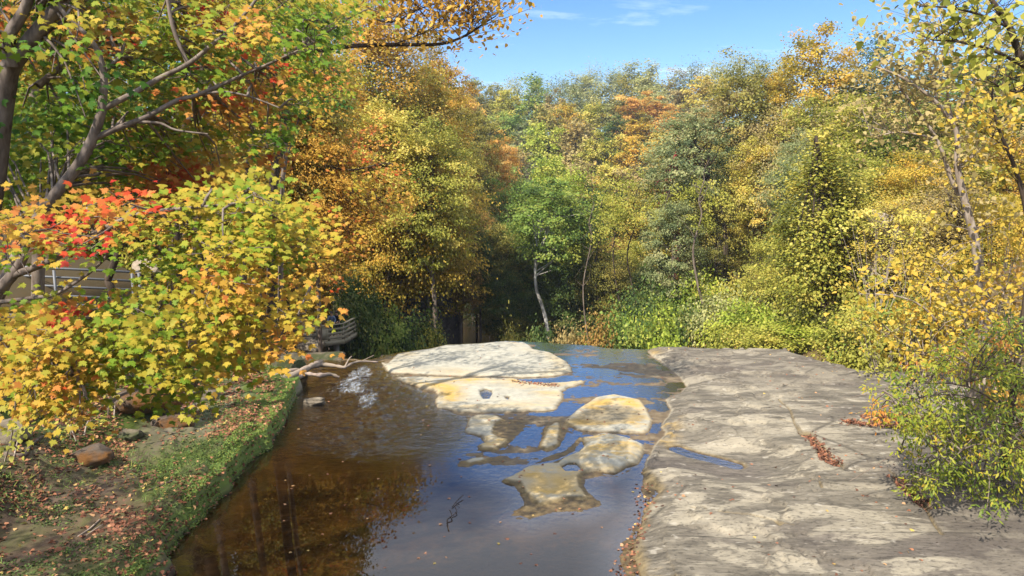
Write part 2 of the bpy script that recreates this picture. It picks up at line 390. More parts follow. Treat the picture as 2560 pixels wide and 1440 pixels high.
DARKBED = ground([(2215,1195),(2250,1235),(2310,1300),(2355,1375),(2420,1445),(2600,1640),(3000,1500),(2800,1150),(2500,1080),(2320,1130)], .3)
DARKFAR = ground([(1690,880),(1960,884),(2040,905),(2160,940),(2100,970),(1900,965),(1760,950),(1700,920)], .2)  # far slab patch darkened in the colour, partly as soft tree shadow
_hr = np.random.RandomState(4)
_hol = np.stack([_hr.uniform(3.5, 14, 34), _hr.uniform(12, 33, 34), _hr.uniform(.35, 1.5, 34), _hr.uniform(.2, .5, 34), _hr.uniform(-.35, .15, 34)], 1)
def ledge_height(x, y):
    n1 = fbm(x, y, .55, 4); n2 = fbm(x + 31, y, 1.9, 4); n3 = fbm(x, y + 57, 6.0, 3)
    jit = 0.07 * n2 + 0.035 * n3
    deep = poly_sd(x, y, DEEP) + 2 * jit
    shallow = -0.002 + 0.030 * fbm(x * .55, y * 1.3, 1.1, 4) + 0.008 * n3
    rip = np.clip((y - 22) / 10, 0, 1)
    z = shallow - 0.55 * sst(-0.3, 2.2, deep) - 0.10 * sst(-.1, .35, deep)
    wetd = np.full(x.shape, 0.0); mud = np.zeros(x.shape); och = np.zeros(x.shape); pale = np.zeros(x.shape); slab = np.zeros(x.shape)
    for M in (MUD_D, MUD_E, MUD_G, MUD_UP, MUD_I, MUD_R):
        s = poly_sd(x, y, M) + 1.3 * jit
        k = sst(-.10, .16, s); z = np.maximum(z, -0.05 + 0.062 * k + .006 * n3 - 0.05 * (k <= 0)); mud = np.maximum(mud, sst(-.25, .05, s))
    isl = ((SLAB_A, .10, .16), (SLAB_B, .085, .10), (ISL_D, .085, .08), (ISL_E, .07, .08), (ISL_F, .08, .09), (ISL_G, .095, .10), (ISL_GHI, .20, .30), (ISL_I, .05, .07))
    sdmax = np.full(x.shape, -9.0); ochk = np.ones(x.shape)
    for poly, h, w in isl:
        s = poly_sd(x, y, poly) + (.8 * jit if h in (.10, .085) else .5 * jit)
        sdmax = np.maximum(sdmax, s)
        top = h * (.93 + .07 * sst(0, 1.2, s)) + .010 * n1 + .008 * n2 + .004 * n3
        k = sst(-.06, w, s); z = np.where(s > -.06, np.maximum(z, z * (1 - k) + top * k), z)
        pale = np.maximum(pale, sst(-.02, .08, s)); ochk = np.where(s > -.1, .35 if poly is SLAB_A else 1.0, ochk)
    mud = mud * (1 - sst(.0, .12, sdmax))
    och = ochk * np.exp(-((sdmax - .45) / .5) ** 2) * (sdmax > -.1) * (.35 + .65 * sst(-.25, .3, fbm(x + 9, y, .6, 3)))
    mf = sst(-.1, .35, poly_sd(x, y, MUD_F) + 2.5 * jit); z = z - .022 * mf * (pale > .5); mud = np.maximum(mud, .7 * mf)
    for Hh, dp in ((HOLE_C, .22), (HOLE_C2, .12), (HOLE_H, .26)):
        s = poly_sd(x, y, Hh); z = z - dp * sst(-.05, .16, s) ; mud = np.maximum(mud, sst(-.02, .10, s))
    sA = poly_sd(x, y, SLAB_A)
    s = poly_sd(x, y, RIGHT) + .6 * jit
    u2 = fbm(x * .5 + y * .12, y * 1.25, .62, 4)
    top = .10 + .10 * sst(0, .8, s) + .022 * np.clip(s, 0, 14) + .085 * u2 * sst(0, 1.5, s) + .030 * n2 + .006 * n3
    terr = top * 8 + .5 * n1 + .25 * n2; terr = (np.floor(terr) + sst(.0, .13, terr - np.floor(terr))) / 8
    top = np.where(s > .6, .35 * top + .65 * terr, top)
    k = sst(-.05, .16, s); z = np.where(s > -.05, np.maximum(z, z * (1 - k) + top * k), z)
    hol = 0
    for q in range(34):
        hx, hy = _hol[q, 0], _hol[q, 1]; ca, sa = math.cos(_hol[q, 4]), math.sin(_hol[q, 4])
        a1 = ((x - hx) * ca + (y - hy) * sa) / _hol[q, 2]; b1 = (-(x - hx) * sa + (y - hy) * ca) / _hol[q, 3]
        hol = np.maximum(hol, np.exp(-(a1 * a1 + b1 * b1) ** 1.6))
    hol = hol * sst(.3, .9, s); z = z - .055 * hol
    slab = sst(-.02, .1, s)
    och = np.maximum(och, .55 * np.exp(-((s - .2) / .3) ** 2) * (s > -.1) * sst(-.1, .4, fbm(x, y, .35, 2)))
    pl = line_d(x, y, POOL_LINE); z = np.where(s > .25, z + (np.minimum(z, .055 + .012 * n2) - z) * sst(2.0, .7, pl), z); z = np.where(pl < .75, np.minimum(z, -.035 + .10 * sst(.09, .40, pl + .4 * jit)), z)
    mud = np.maximum(mud, sst(.38, .22, pl))
    for ln in (DEBRIS1, DEBRIS2):
        dl = line_d(x, y, ln); z = z - .10 * sst(.22, .05, dl + jit); mud = np.maximum(mud, sst(.25, .08, dl + jit))
    for c in CRACKS:
        dl = line_d(x, y, c) ; z = z - .07 * sst(.06, .0, dl); mud = np.maximum(mud, .8 * sst(.05, .015, dl))
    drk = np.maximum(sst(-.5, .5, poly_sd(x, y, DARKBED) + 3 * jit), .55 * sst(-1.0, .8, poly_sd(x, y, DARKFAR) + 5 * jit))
    return z, pale, slab, mud, och, hol, drk
# view-independent but finer nearby: rows follow the distance
nr, nc = 640, 980
U = np.linspace(-.86, 1.0, nc)[None, :].repeat(nr, 0)
T0 = np.linspace(0, 1, nr)[:, None]
RD = rim_d(U)
D0 = 9.0
Yg = D0 * (RD / D0) ** T0
Xg = U * Yg
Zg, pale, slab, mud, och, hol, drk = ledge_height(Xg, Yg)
# let the far lip round off over the falls
lip = (RD - Yg); Zg = Zg - .10 * sst(.6, 0, lip)
lipr = np.stack([Xg[-1], Yg[-1] + .15, np.minimum(Zg[-1] - .5, -.4)], -1); lipr2 = np.stack([Xg[-1], Yg[-1] + .8, np.full(nc, -11.0)], -1)
def ap(a, k=2): return np.concatenate([a] + [a[-1:]] * k, 0)
Xl = np.concatenate([Xg, lipr[None, :, 0], lipr2[None, :, 0]], 0); Yl = np.concatenate([Yg, lipr[None, :, 1], lipr2[None, :, 1]], 0)
Zl = np.concatenate([Zg, lipr[None, :, 2], lipr2[None, :, 2]], 0)
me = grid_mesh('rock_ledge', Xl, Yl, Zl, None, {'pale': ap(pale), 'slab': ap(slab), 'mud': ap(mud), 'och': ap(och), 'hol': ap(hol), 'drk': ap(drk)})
g = N('ledge_sandstone')
pos = g.new('NewGeometry').outputs['Position']
sepz = g.new('SeparateXYZ'); g.l.new(pos, sepz.inputs[0])
zc = sepz.outputs['Z']
wv = g.coord((.36, .95, .5), (0, 0, .12)); wv2 = g.coord((.8, 1, 1))
nA = g.noise(.85, 5, .58, wv, 1.1); nB = g.noise(2.3, 6, .62, wv, .8); nC = g.noise(5, 6, .65, wv2); nF = g.noise(55, 4, .7)
nG = g.noise(.32, 3, .5, g.coord((.6, 1, 1)))
mott = g.ramp(g.math('ADD', g.math('MULTIPLY', nA, .72), g.math('MULTIPLY', nB, .28)), [(.47, 0), (.525, .15), (.54, .7), (.60, 1)])
grey = g.mix(g.ramp(nB, [(.35, 0), (.65, 1)]), (.105,.090,.068), (.19,.164,.124))
grey = g.mix(g.ramp(nG, [(.5, 0), (.62, .55)]), grey, (.092,.074,.066))
palec = g.mix(nC, (.225,.195,.142), (.31,.27,.20))
strk = g.ramp(g.noise(3.2, 6, .7, g.coord((.22, 1.6, 1), (0, 0, .10)), .6), [(.40, .62), (.55, 1)])
grey = g.mix(1.0, grey, strk, 'MULTIPLY')
mott = g.math('MAXIMUM', mott, g.math('MULTIPLY', g.attr('hol'), g.ramp(nC, [(.3, .4), (.55, .9)])))
slabc = g.mix(mott, grey, palec)
vo = g.new('TexVoronoi', feature='DISTANCE_TO_EDGE'); vo.inputs['Scale'].default_value = .42
dv = g.new('VectorMath', operation='ADD'); dn = g.new('TexNoise'); dn.inputs['Scale'].default_value = 1.4; dn.inputs['Detail'].default_value = 5
dm = g.new('VectorMath', operation='SCALE'); dm.inputs['Scale'].default_value = .9; g.l.new(dn.outputs['Color'], dm.inputs[0])
g.l.new(g.coord((.35, 1.0, .2), (0, 0, .25)), dv.inputs[0]); g.l.new(dm.outputs[0], dv.inputs[1]); g.l.new(dv.outputs[0], vo.inputs['Vector'])
crk = g.math('MULTIPLY', g.ramp(vo.outputs['Distance'], [(.0, 1), (.016, 0)]), g.ramp(nB, [(.42, 0), (.55, 1)]))
slabc = g.mix(g.math('MULTIPLY', crk, .75), slabc, (.035,.03,.024))
pit = g.ramp(g.noise(14, 5, .75, g.coord((.5, 1.2, 1))), [(.36, 1), (.44, 0)])
slabc = g.mix(g.math('MULTIPLY', pit, .55), slabc, (.06,.053,.044))
spk = g.ramp(g.noise(90, 2, .8), [(.62, 0), (.72, 1)])
slabc = g.mix(g.math('MULTIPLY', spk, .5), slabc, (.42,.38,.31))
islc = g.mix(g.ramp(nC, [(.3, 0), (.75, 1)]), (.27,.255,.205), (.385,.365,.295))
islc = g.mix(g.ramp(g.math('MULTIPLY', nB, g.ramp(nC, [(.45, .6), (.6, 1)])), [(.50, 0), (.60, .5)]), islc, (.30,.29,.26))
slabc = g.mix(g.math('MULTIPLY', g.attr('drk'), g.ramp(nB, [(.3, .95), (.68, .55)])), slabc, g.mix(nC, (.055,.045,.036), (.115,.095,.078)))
rock = g.mix(g.attr('slab'), islc, slabc)
ochm = g.math('MULTIPLY', g.attr('och'), g.ramp(g.math('ADD', nA, g.math('MULTIPLY', g.math('SUBTRACT', nC, .5), .5)), [(.40, 0), (.55, 1)]))
rock = g.mix(ochm, rock, (.40,.26,.07))
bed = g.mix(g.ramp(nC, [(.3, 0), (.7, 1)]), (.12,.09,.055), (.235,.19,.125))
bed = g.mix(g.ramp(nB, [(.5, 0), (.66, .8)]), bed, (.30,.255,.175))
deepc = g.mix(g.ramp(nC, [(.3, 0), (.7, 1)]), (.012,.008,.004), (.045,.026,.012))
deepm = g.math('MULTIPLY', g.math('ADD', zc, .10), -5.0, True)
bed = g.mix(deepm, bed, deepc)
dry = g.math('MAXIMUM', g.attr('pale'), g.attr('slab'))
c = g.mix(dry, bed, rock)
mudc = g.mix(g.ramp(nC, [(.35, 0), (.65, 1)]), (.085,.062,.032), (.20,.15,.075))
c = g.mix(g.math('MULTIPLY', g.attr('mud'), g.ramp(nC, [(.25, .8), (.5, 1)])), c, mudc)
wet = g.ramp(g.math('ADD', zc, g.math('MULTIPLY', g.math('SUBTRACT', nC, .5), .03)), [(.004, 1), (.026, 0)])
c = g.mix(g.math('MULTIPLY', wet, g.math('SUBTRACT', 1.0, deepm)), c, g.mix(1.0, c, (.55,.47,.36), 'MULTIPLY'))
c = g.mix(.5, c, g.ramp(nF, [(.3, .55), (.65, 1.05)]), 'MULTIPLY')
hh = g.math('ADD', g.math('MULTIPLY', nC, .6), g.math('ADD', g.math('MULTIPLY', nF, .16), g.math('SUBTRACT', g.math('MULTIPLY', nB, .9), g.math('MULTIPLY', crk, .25))))
rough = g.math('SUBTRACT', .9, g.math('MULTIPLY', wet, .45))
LEDGE = g.done(g.principled(c, rough, .25, g.bump(g.math('SUBTRACT', hh, g.math('MULTIPLY', g.math('MULTIPLY', pit, g.attr('slab')), .25)), .75, .06)))
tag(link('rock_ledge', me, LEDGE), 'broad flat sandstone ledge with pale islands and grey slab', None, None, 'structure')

# ------------------------------------------------------------------ stream water
nr2, nc2 = 420, 620
U2 = np.linspace(-.72, .42, nc2)[None, :].repeat(nr2, 0); T2 = np.linspace(0, 1, nr2)[:, None]
Yw = D0 * ((rim_d(U2) + .05) / D0) ** T2; Xw = U2 * Yw
FLOWPX = [(940,895),(900,925),(880,960),(905,985),(930,1020),(890,1060),(860,1100)]
FLOW = [G(a, b)[:2] for a, b in FLOWPX]
fl = line_d(Xw, Yw, FLOW)
ell = lambda px, py, rx, ry: np.exp(-((Xw - G(px, py)[0]) / (rx * G(px, py)[1] / F)) ** 2 - ((Yw - G(px, py)[1]) / max(.3, abs(G(px, py - ry)[1] - G(px, py + ry)[1]) / 2)) ** 2)
rap = np.clip(np.exp(-(fl / 1.3) ** 2) + .8 * ell(1010,990,90,45) + .6 * ell(980,1070,130,40) + .5 * ell(830,1030,80,40) + .6 * ell(860,885,70,16), 0, 1)
foam = .70 * np.clip(.42 * np.exp(-(fl / .5) ** 2) + 1.15 * ell(880,960,60,34) + 1.0 * ell(920,1000,26,26) + 1.25 * ell(850,889,75,11) + .8 * ell(800,925,50,10) + .7 * ell(905,930,30,14), 0, 1.2)
wav = fbm(Xw * 1.0 + .6 * Yw, Yw * 1.6, 2.2, 3)
Zw = .0 + rap * (.055 * wav + .02 * fbm(Xw, Yw, 7, 2)) + .07 * foam * np.clip(fbm(Xw, Yw, 3.5, 3) + .3, 0, 1)
Zw = Zw - .12 * sst(1.0, 0, rim_d(U2) - Yw) * (Xw < G(960, 880)[0])
cal = ell(950,1020,300,85)                                  # moving water left of the islands
cal = np.exp(-(np.log(np.maximum(cal, 1e-9)) / 1.1) ** 2) * .8; cal = np.clip(cal + rap, 0, 1)
me = grid_mesh('stream_water', Xw, Yw, Zw, None, {'rap': rap, 'foam': foam, 'cal': cal, 'shal': sst(.9, -.6, poly_sd(Xw, Yw, DEEP))})
g = N('stream_water')
wv = g.coord((1, 1, 1)); wv3 = g.coord((.8, 2.2, 1), (0, 0, -.5))
h1 = g.math('MULTIPLY', g.noise(1.1, 2, .5, wv, .3), .45); h2 = g.noise(7, 3, .55, wv3, .9); h3 = g.noise(3.0, 3, .5, wv3, 1.6)
cal_ = g.attr('cal'); rap_ = g.attr('rap')
h4 = g.noise(5.5, 3, .55, g.coord((1, 1, 1), (0, 0, .3)), .6)
h1 = g.math('ADD', h1, g.math('MULTIPLY', g.math('MULTIPLY', h4, g.attr('shal')), 4.0))
hh = g.math('ADD', g.math('MULTIPLY', h1, .010), g.math('ADD', g.math('MULTIPLY', g.math('MULTIPLY', h3, cal_), .16), g.math('MULTIPLY', g.math('MULTIPLY', h2, rap_), .12)))
bp = g.new('Bump'); bp.inputs['Strength'].default_value = .55; bp.inputs['Distance'].default_value = .35; g.l.new(hh, bp.inputs['Height'])
fr = g.new('Fresnel'); fr.inputs['IOR'].default_value = 1.36; g.l.new(bp.outputs[0], fr.inputs['Normal'])
gl = g.new('BsdfGlossy'); g.set(gl.inputs['Roughness'], g.math('ADD', .015, g.math('MULTIPLY', g.attr('shal'), .05))); g.l.new(bp.outputs[0], gl.inputs['Normal'])
gl.inputs['Color'].default_value = (1, 1, 1, 1)
tr = g.new('BsdfTransparent'); tr.inputs['Color'].default_value = (.52, .42, .28, 1)
mx = g.new('MixShader'); g.l.new(g.math('MULTIPLY', fr.outputs[0], g.math('ADD', 1.3, g.math('MULTIPLY', g.attr('shal'), 1.2)), True), mx.inputs[0]); g.l.new(tr.outputs[0], mx.inputs[1]); g.l.new(gl.outputs[0], mx.inputs[2])
fo = g.principled(g.mix(g.noise(30, 3), (.40,.45,.50), (.66,.70,.74)), .8, .3)
fn = g.math('ADD', g.math('MULTIPLY', g.noise(3.2, 5, .7, g.coord((1.6, .7, 1), (0, 0, -.5)), 1.5), .6), g.math('MULTIPLY', g.noise(16, 5, .8, g.coord((1, 1.3, 1)), 1.0), .5))
fm = g.ramp(g.math('ADD', g.math('MULTIPLY', g.attr('foam'), .34), g.math('SUBTRACT', fn, .42)), [(.37, 0), (.58, .62)])
mx2 = g.new('MixShader'); g.l.new(fm, mx2.inputs[0]); g.l.new(mx.outputs[0], mx2.inputs[1]); g.l.new(fo, mx2.inputs[2])
WATER = g.done(mx2.outputs[0])
tag(link('stream_water', me, WATER), 'clear brown stream water spreading over the sandstone ledge', None, None, 'structure')

# ------------------------------------------------------------------ terrain
BANK_EDGE = [G(a, b)[:2] for a, b in [(250,1900),(400,1520),(452,1440),(505,1360),(548,1292),(612,1200),(655,1155),(692,1108),(736,1045),(763,990),(758,955),(700,935),(640,925),(560,915)]]
_be_y = np.array([p[1] for p in BANK_EDGE[:11]]); _be_x = np.array([p[0] for p in BANK_EDGE[:11]])
BANK_POLY = BANK_EDGE + [np.array((-13.5, 33.0)), np.array((-60., 40.)), np.array((-60., -20.)), np.array((-5.2, -20.))]
def bank_height(x, y):
    s = poly_sd(x, y, BANK_POLY) + .26 * fbm(x, y, 1.1, 4) + .06 * fbm(x, y, 5, 3)
    n = fbm(x, y, .8, 5); r = fbm(x * 1.2 + y * .6, y * .5 - x * .5, 1.6, 4)
    z = -.5 + .95 * sst(-.08, 1, (s) / (.30 + .55 * sst(-.1, .35, fbm(x + 5, y, .45, 3)))) + .16 * np.clip(s, 0, 4) + .44 * np.clip(s - 3.0, 0, 9) + .12 * n * sst(.1, .8, s) + .10 * np.abs(r) * sst(.3, 1, s)
    zt = z / .17; zt = (np.floor(zt) + sst(.35, .75, zt - np.floor(zt))) * .17; kt = sst(3.0, .8, s)
    z = z * (1 - .75 * kt) + zt * .75 * kt
    return z, s
def hills_height(x, y):
    n = fbm(x, y, .05, 4)
    # floor level along the valley
    fl = np.interp(y, [-60, 30, 37, 46, 60, 150, 250, 330, 700], [0, 0, -3, -10, -11, -11, 24, 30, 32])
    xl = np.interp(y, [-60, 13, 25, 32, 40, 60, 100, 150, 700], [-5.5, -6.2, -7.6, -13, -12, -11, -12, -14, -14])
    xr = np.interp(y, [-60, 10, 16, 22, 28, 36, 45, 60, 100, 150, 700], [10.5, 10.5, 11.8, 14.5, 16.5, 12.5, 8.5, 9, 9, 8, 8])
    dl = np.clip(xl - x, 0, 200); dr = np.clip(x - xr, 0, 200)
    far = sst(150, 260, y)
    left = np.where(y < 34, .45 + .34 * dl, 0) * (dl > 0)
    lw = sst(32, 42, y)
    hl = (1 - lw) * np.minimum(.45 + .55 * dl, 11 + .03 * dl) * (dl > 0) + lw * np.minimum(.95 * dl, 17 + .06 * dl) * (1 - far)
    rw = sst(26, 40, y)
    hr = (1 - rw) * np.minimum(.25 + .42 * dr, 15 + .03 * dr) * (dr > 0) + rw * np.minimum(.60 * dr, 26 + .05 * dr) * (1 - far)
    ledge = (dl <= 0) & (dr <= 0) & (y < 40)
    return fl + hl + hr + n * 1.6 * np.clip((dl + dr) / 6, 0, 1) + far * n * 5 - .8 * ledge
def T(x, y):
    return float(hills_height(np.array([x], float), np.array([y], float))[0])
# hills: one sheet reaching past the horizon, finer near the camera
a = np.sinh(np.linspace(-5.2, 5.2, 320)) ; xs = a / a.max() * 1500
b = np.concatenate([np.linspace(-60, 4, 30), 4 + (np.sinh(np.linspace(0, 5.2, 330))[1:] / math.sinh(5.2) * 2200)])
XX, YY = np.meshgrid(xs, b)
ZZ = hills_height(XX, YY)
ZZ = np.where((XX > -12.5) & (XX < 9) & (YY < 30) & (YY > -15), np.minimum(ZZ, -1.6), ZZ)
me = grid_mesh('hills', XX, YY, ZZ)
g = N('forest_floor'); f = g.noise(1.1, 6, .65); f2 = g.noise(7, 5, .7)
c = g.mix(g.ramp(f, [(.4, 0), (.6, 1)]), (.085,.055,.032), (.055,.07,.022)); c = g.mix(g.ramp(f2, [(.5, 0), (.68, .7)]), c, (.20,.12,.055))
FLOOR = g.done(g.principled(c, .95, .1, g.bump(f2, .8, .2)))
tag(link('hills', me, FLOOR), 'wooded gorge sides and far hill under the trees', None, None, 'structure')
# lower river in the gorge
me = mesh_np('river_pool', np.array([(-14,70,-10.6),(12,70,-10.6),(10,150,-10.6),(-16,150,-10.6)]), [0,1,2,3], [4])
g = N('dark_river_water'); bp = g.bump(g.noise(1.2, 3), .06, .1)
RIVER = g.done(g.principled((.010,.008,.005), .10, .15, bp))
tag(link('river_water', me, RIVER), 'dark still river pool in the shaded gorge below the ledge', None, None, 'structure')

# left bank: fine sheet
bx = np.linspace(-15, -3.2, 300); by = 5.5 * (34 / 5.5) ** np.linspace(0, 1, 420)
XX, YY = np.meshgrid(bx, by)
ZB, SB = bank_height(XX, YY)
me = grid_mesh('bank', XX, YY, ZB, SB > -.45, {'sd': SB})
g = N('mossy_bank')
f = g.noise(.9, 6, .62); f2 = g.noise(5.5, 6, .68); f3 = g.noise(24, 4, .7)
soil = g.mix(f2, (.05,.035,.024), (.13,.085,.055))
stone = g.mix(g.noise(2.2, 5, .6, g.coord((.6, .6, 3))), (.13,.115,.088), (.30,.26,.20))
moss = g.mix(f3, (.03,.045,.010), (.095,.125,.022))
c = g.mix(g.ramp(f, [(.42, 0), (.54, 1)]), soil, stone)
mossm = g.ramp(g.math('ADD', g.math('MULTIPLY', f, .5), g.math('MULTIPLY', f2, .5)), [(.42, 0), (.52, 1)])
nrm = g.new('NewGeometry'); sz = g.new('SeparateXYZ'); g.l.new(nrm.outputs['Normal'], sz.inputs[0])
mossm = g.math('MULTIPLY', mossm, g.ramp(sz.outputs['Z'], [(.45, 0), (.75, 1)]))
lipm = g.math('MULTIPLY', g.ramp(g.attr('sd'), [(.02, 0), (.10, 1), (.55, .8), (.9, 0)]), g.ramp(f2, [(.42, 0), (.54, .9)]))
c = g.mix(mossm, c, moss)
c = g.mix(lipm, c, g.mix(f3, (.06,.10,.015), (.16,.24,.04)))
pz = g.new('SeparateXYZ'); g.l.new(nrm.outputs['Position'], pz.inputs[0])
c = g.mix(g.ramp(pz.outputs['Z'], [(.03, .75), (.12, 0)]), c, (.03,.024,.016))
BANK = g.done(g.principled(c, .92, .15, g.bump(g.math('ADD', f2, g.math('MULTIPLY', f3, .4)), .8, .08)))
tag(link('bank', me, BANK), 'mossy stone bank along the left edge of the stream', None, None, 'structure')
def on_bank(px, py):
    r = ray(px, py); o = np.array((0, 0, CAMZ)); t = 5.0
    while t < 60:
        p = o + r * t
        if p[2] < bank_height(np.array([p[0]]), np.array([p[1]]))[0][0]: return p
        t += .04
    return p
def bank_z(x, y): return bank_height(np.asarray(x, float), np.asarray(y, float))[0]
def ledge_z(x, y): return ledge_height(np.asarray(x, float), np.asarray(y, float))[0]

# ------------------------------------------------------------------ leaves and trees
MAPLE = np.array([(0,0),(.10,-.10),(.34,-.06),(.26,.10),(.55,.10),(.46,.22),(.62,.44),(.36,.38),(.36,.54),(.17,.44),(.20,.68),(.10,.70),(0,.98),
                  (-.10,.70),(-.20,.68),(-.17,.44),(-.36,.54),(-.36,.38),(-.62,.44),(-.46,.22),(-.55,.10),(-.26,.10),(-.34,-.06),(-.10,-.10)]) * np.array((.95, 1.0))
HEART = np.array([(0,0),(.30,.08),(.36,.36),(.20,.72),(0,1),(-.20,.72),(-.36,.36),(-.30,.08)])
LANCE = np.array([(0,0),(.15,.28),(.13,.62),(0,1),(-.13,.62),(-.15,.28)])
RHOMB = np.array([(0,0),(.36,.45),(0,1),(-.36,.45)])
def leaf_arrays(C, Nn, Tt, size, tmpl, bend=.25):
    """C centres, Nn normals, Tt tip hints, size per leaf -> verts, faces"""
    n = len(C); k = len(tmpl)
    Nn = Nn / (np.linalg.norm(Nn, axis=1, keepdims=True) + 1e-9)
    Tt = Tt - Nn * (Tt * Nn).sum(1, keepdims=True); Tt /= np.linalg.norm(Tt, axis=1, keepdims=True) + 1e-9
    S = np.cross(Tt, Nn)
    tx = tmpl[:, 0]; ty = tmpl[:, 1] - .45; tz = (-np.abs(tx) ** 1.3 - .6 * ty ** 2)[None, :] * (bend * (.1 + 1.9 * np.random.RandomState(n).rand(n)))[:, None]
    v = C[:, None] + size[:, None, None] * (S[:, None] * tx[None, :, None] + Tt[:, None] * ty[None, :, None] + Nn[:, None] * tz[:, :, None])
    return v.reshape(-1, 3), np.arange(n * k), np.full(n, k)
def leaf_mesh(name, C, Nn, Tt, size, tmpl, lv, bend=.25):
    v, f, l = leaf_arrays(C, Nn, Tt, size, tmpl, bend)
    return mesh_np(name, v, f, l, False, {'lv': np.clip(lv, 0, 1)})

def crown(rng, H, R, cb, nclump, per, leaf, flat=.45, shell=.5, rough=.28, top=0.0, clump=.148, hang=0.0, tmpl=RHOMB, lvs=.27):
    cz = (cb + H) / 2; rz = (H - cb) / 2
    d = rng.randn(nclump, 3); d[:, 2] += .15; d /= np.linalg.norm(d, axis=1, keepdims=True)
    ph = rng.rand(6) * 6.28
    az = np.arctan2(d[:, 1], d[:, 0])
    lob = 1 + rough * (np.sin(2 * az + ph[0]) * .4 + np.sin(3 * az + ph[1] + 3 * d[:, 2]) * .5 + np.sin(5 * az + ph[2] - 4 * d[:, 2]) * .35) + rough * .6 * rng.randn(nclump) * .5
    r = (shell + (1 - shell) * rng.rand(nclump) ** .6)
    taper = 1 - top * np.clip(d[:, 2], -1, 1)
    cc = np.stack([d[:, 0] * R * r * lob * taper, d[:, 1] * R * r * lob * taper, cz + d[:, 2] * rz * r * (1 + (lob - 1) * .4)], 1)
    rc = clump * R * (.7 + .6 * rng.rand(nclump))
    off = rng.randn(nclump, per, 3)
    off *= (.45 + .55 * rng.rand(nclump, per, 1))
    C = cc[:, None] + off * rc[:, None, None] * np.array((1, 1, flat))
    C[..., 2] -= hang * (off[..., 0] ** 2 + off[..., 1] ** 2) * rc[:, None]
    out = C - np.array((0, 0, cz - .3 * rz)); out /= np.linalg.norm(out, axis=2, keepdims=True) + 1e-6
    Nn = out * .55 + np.array((0, 0, .65)) + rng.randn(*C.shape) * .42
    Tt = out + np.array((0, 0, -.5)) + rng.randn(*C.shape) * .6
    lv = (.5 + lvs * rng.randn(nclump))[:, None] + .16 * rng.randn(nclump, per)
    n = nclump * per
    size = leaf * (.65 + .6 * rng.rand(n))
    return C.reshape(n, 3), Nn.reshape(n, 3), Tt.reshape(n, 3), size, lv.ravel(), cc
def limbs(rng, H, cb, tr, cc, nl, lean=0.0, side=5):
    mb = MB()
    hz = np.linspace(0, H * .86, 7)
    tp = [np.array((lean * (z / H) ** 1.5 * H + .03 * H * rng.randn() * (z > 0) * .4, .03 * H * rng.randn() * (z > 0) * .4, z)) for z in hz]
    tp = smooth_path(tp, 2)
    mb.tube([np.array((0, 0, -11.))] + tp, [tr * 1.25] + [tr * (1.12 - .98 * p[2] / (H * .86)) + .012 for p in tp], side + 2)
    idx = rng.permutation(len(cc))[:nl]
    for i in idx:
        e = cc[i]; z0 = max(cb * .75, min(H * .8, e[2] - np.hypot(e[0], e[1]) * (.6 + .4 * rng.rand())))
        k = min(range(len(tp)), key=lambda j: abs(tp[j][2] - z0)); s = tp[k]
        m1 = s * .62 + e * .38 + np.array((0, 0, -.04 * H * rng.rand())) + rng.randn(3) * .015 * H
        m2 = s * .25 + e * .75 + rng.randn(3) * .02 * H
        r0 = tr * .42 * (1 - .6 * s[2] / H) + .01
        mb.tube(smooth_path([s, m1, m2, e], 2), list(np.linspace(r0, .012, 7)), 4, False)
    return mb
PROTO = {}
def make_protos():
    # kind: (H, R, crown base, clumps, leaves per clump, leaf size, kwargs, limbs, trunk radius)
    spec = {
     'far_round': (15, 4.6, 1.5, 120, 70, .46, dict(), 14, .22, 5),
     'far_tall': (18, 3.6, 2.0, 130, 66, .42, dict(rough=.36, clump=.26, flat=.7, top=.15), 16, .2, 4),
     'far_wispy': (18, 3.8, 4.0, 110, 46, .34, dict(rough=.4, clump=.26, flat=1.3, shell=.35), 40, .16, 3),
     'mid_round': (15, 5.0, 1.8, 190, 110, .27, dict(rough=.34), 26, .24, 5),
     'mid_tall': (18, 4.0, 2.2, 190, 105, .25, dict(rough=.38, clump=.24, flat=.6, top=.18), 28, .22, 4),
     'mid_layer': (14, 5.6, 1.6, 200, 120, .24, dict(rough=.36, flat=.22, clump=.24, hang=.12), 34, .22, 3),
     'mid_thin': (16, 4.4, 3.0, 150, 70, .22, dict(rough=.42, flat=.6, clump=.22, shell=.3), 60, .17, 3),
     'shrub': (3.0, 2.0, .05, 100, 90, .165, dict(rough=.3, clump=.24, shell=.45, flat=.7), 12, .05, 5),
     'bare': (15, 3.6, 4.0, 120, 3, .16, dict(rough=.4, shell=.3), 115, .16, 2),
    }
    for k, (H, R, cb, nc_, per, leaf, kw, nl, tr, cnt) in spec.items():
        PROTO[k] = []
        for i in range(cnt):
            rng = np.random.RandomState(100 + i * 7 + len(k) * 31 + int(H))
            C, Nn, Tt, S, lv, cc = crown(rng, H, R, cb, nc_, per, leaf, **kw)
            cm = leaf_mesh('crown', C, Nn, Tt, S, RHOMB, lv)
            tm = limbs(rng, H, cb, tr, cc, nl, .04 * rng.randn()).mesh('trunk')
            PROTO[k].append((cm, tm, H, R))
make_protos()
R0 = random.Random(5)
TREES = []                       # (object, row phrase, colour word, x in picture)
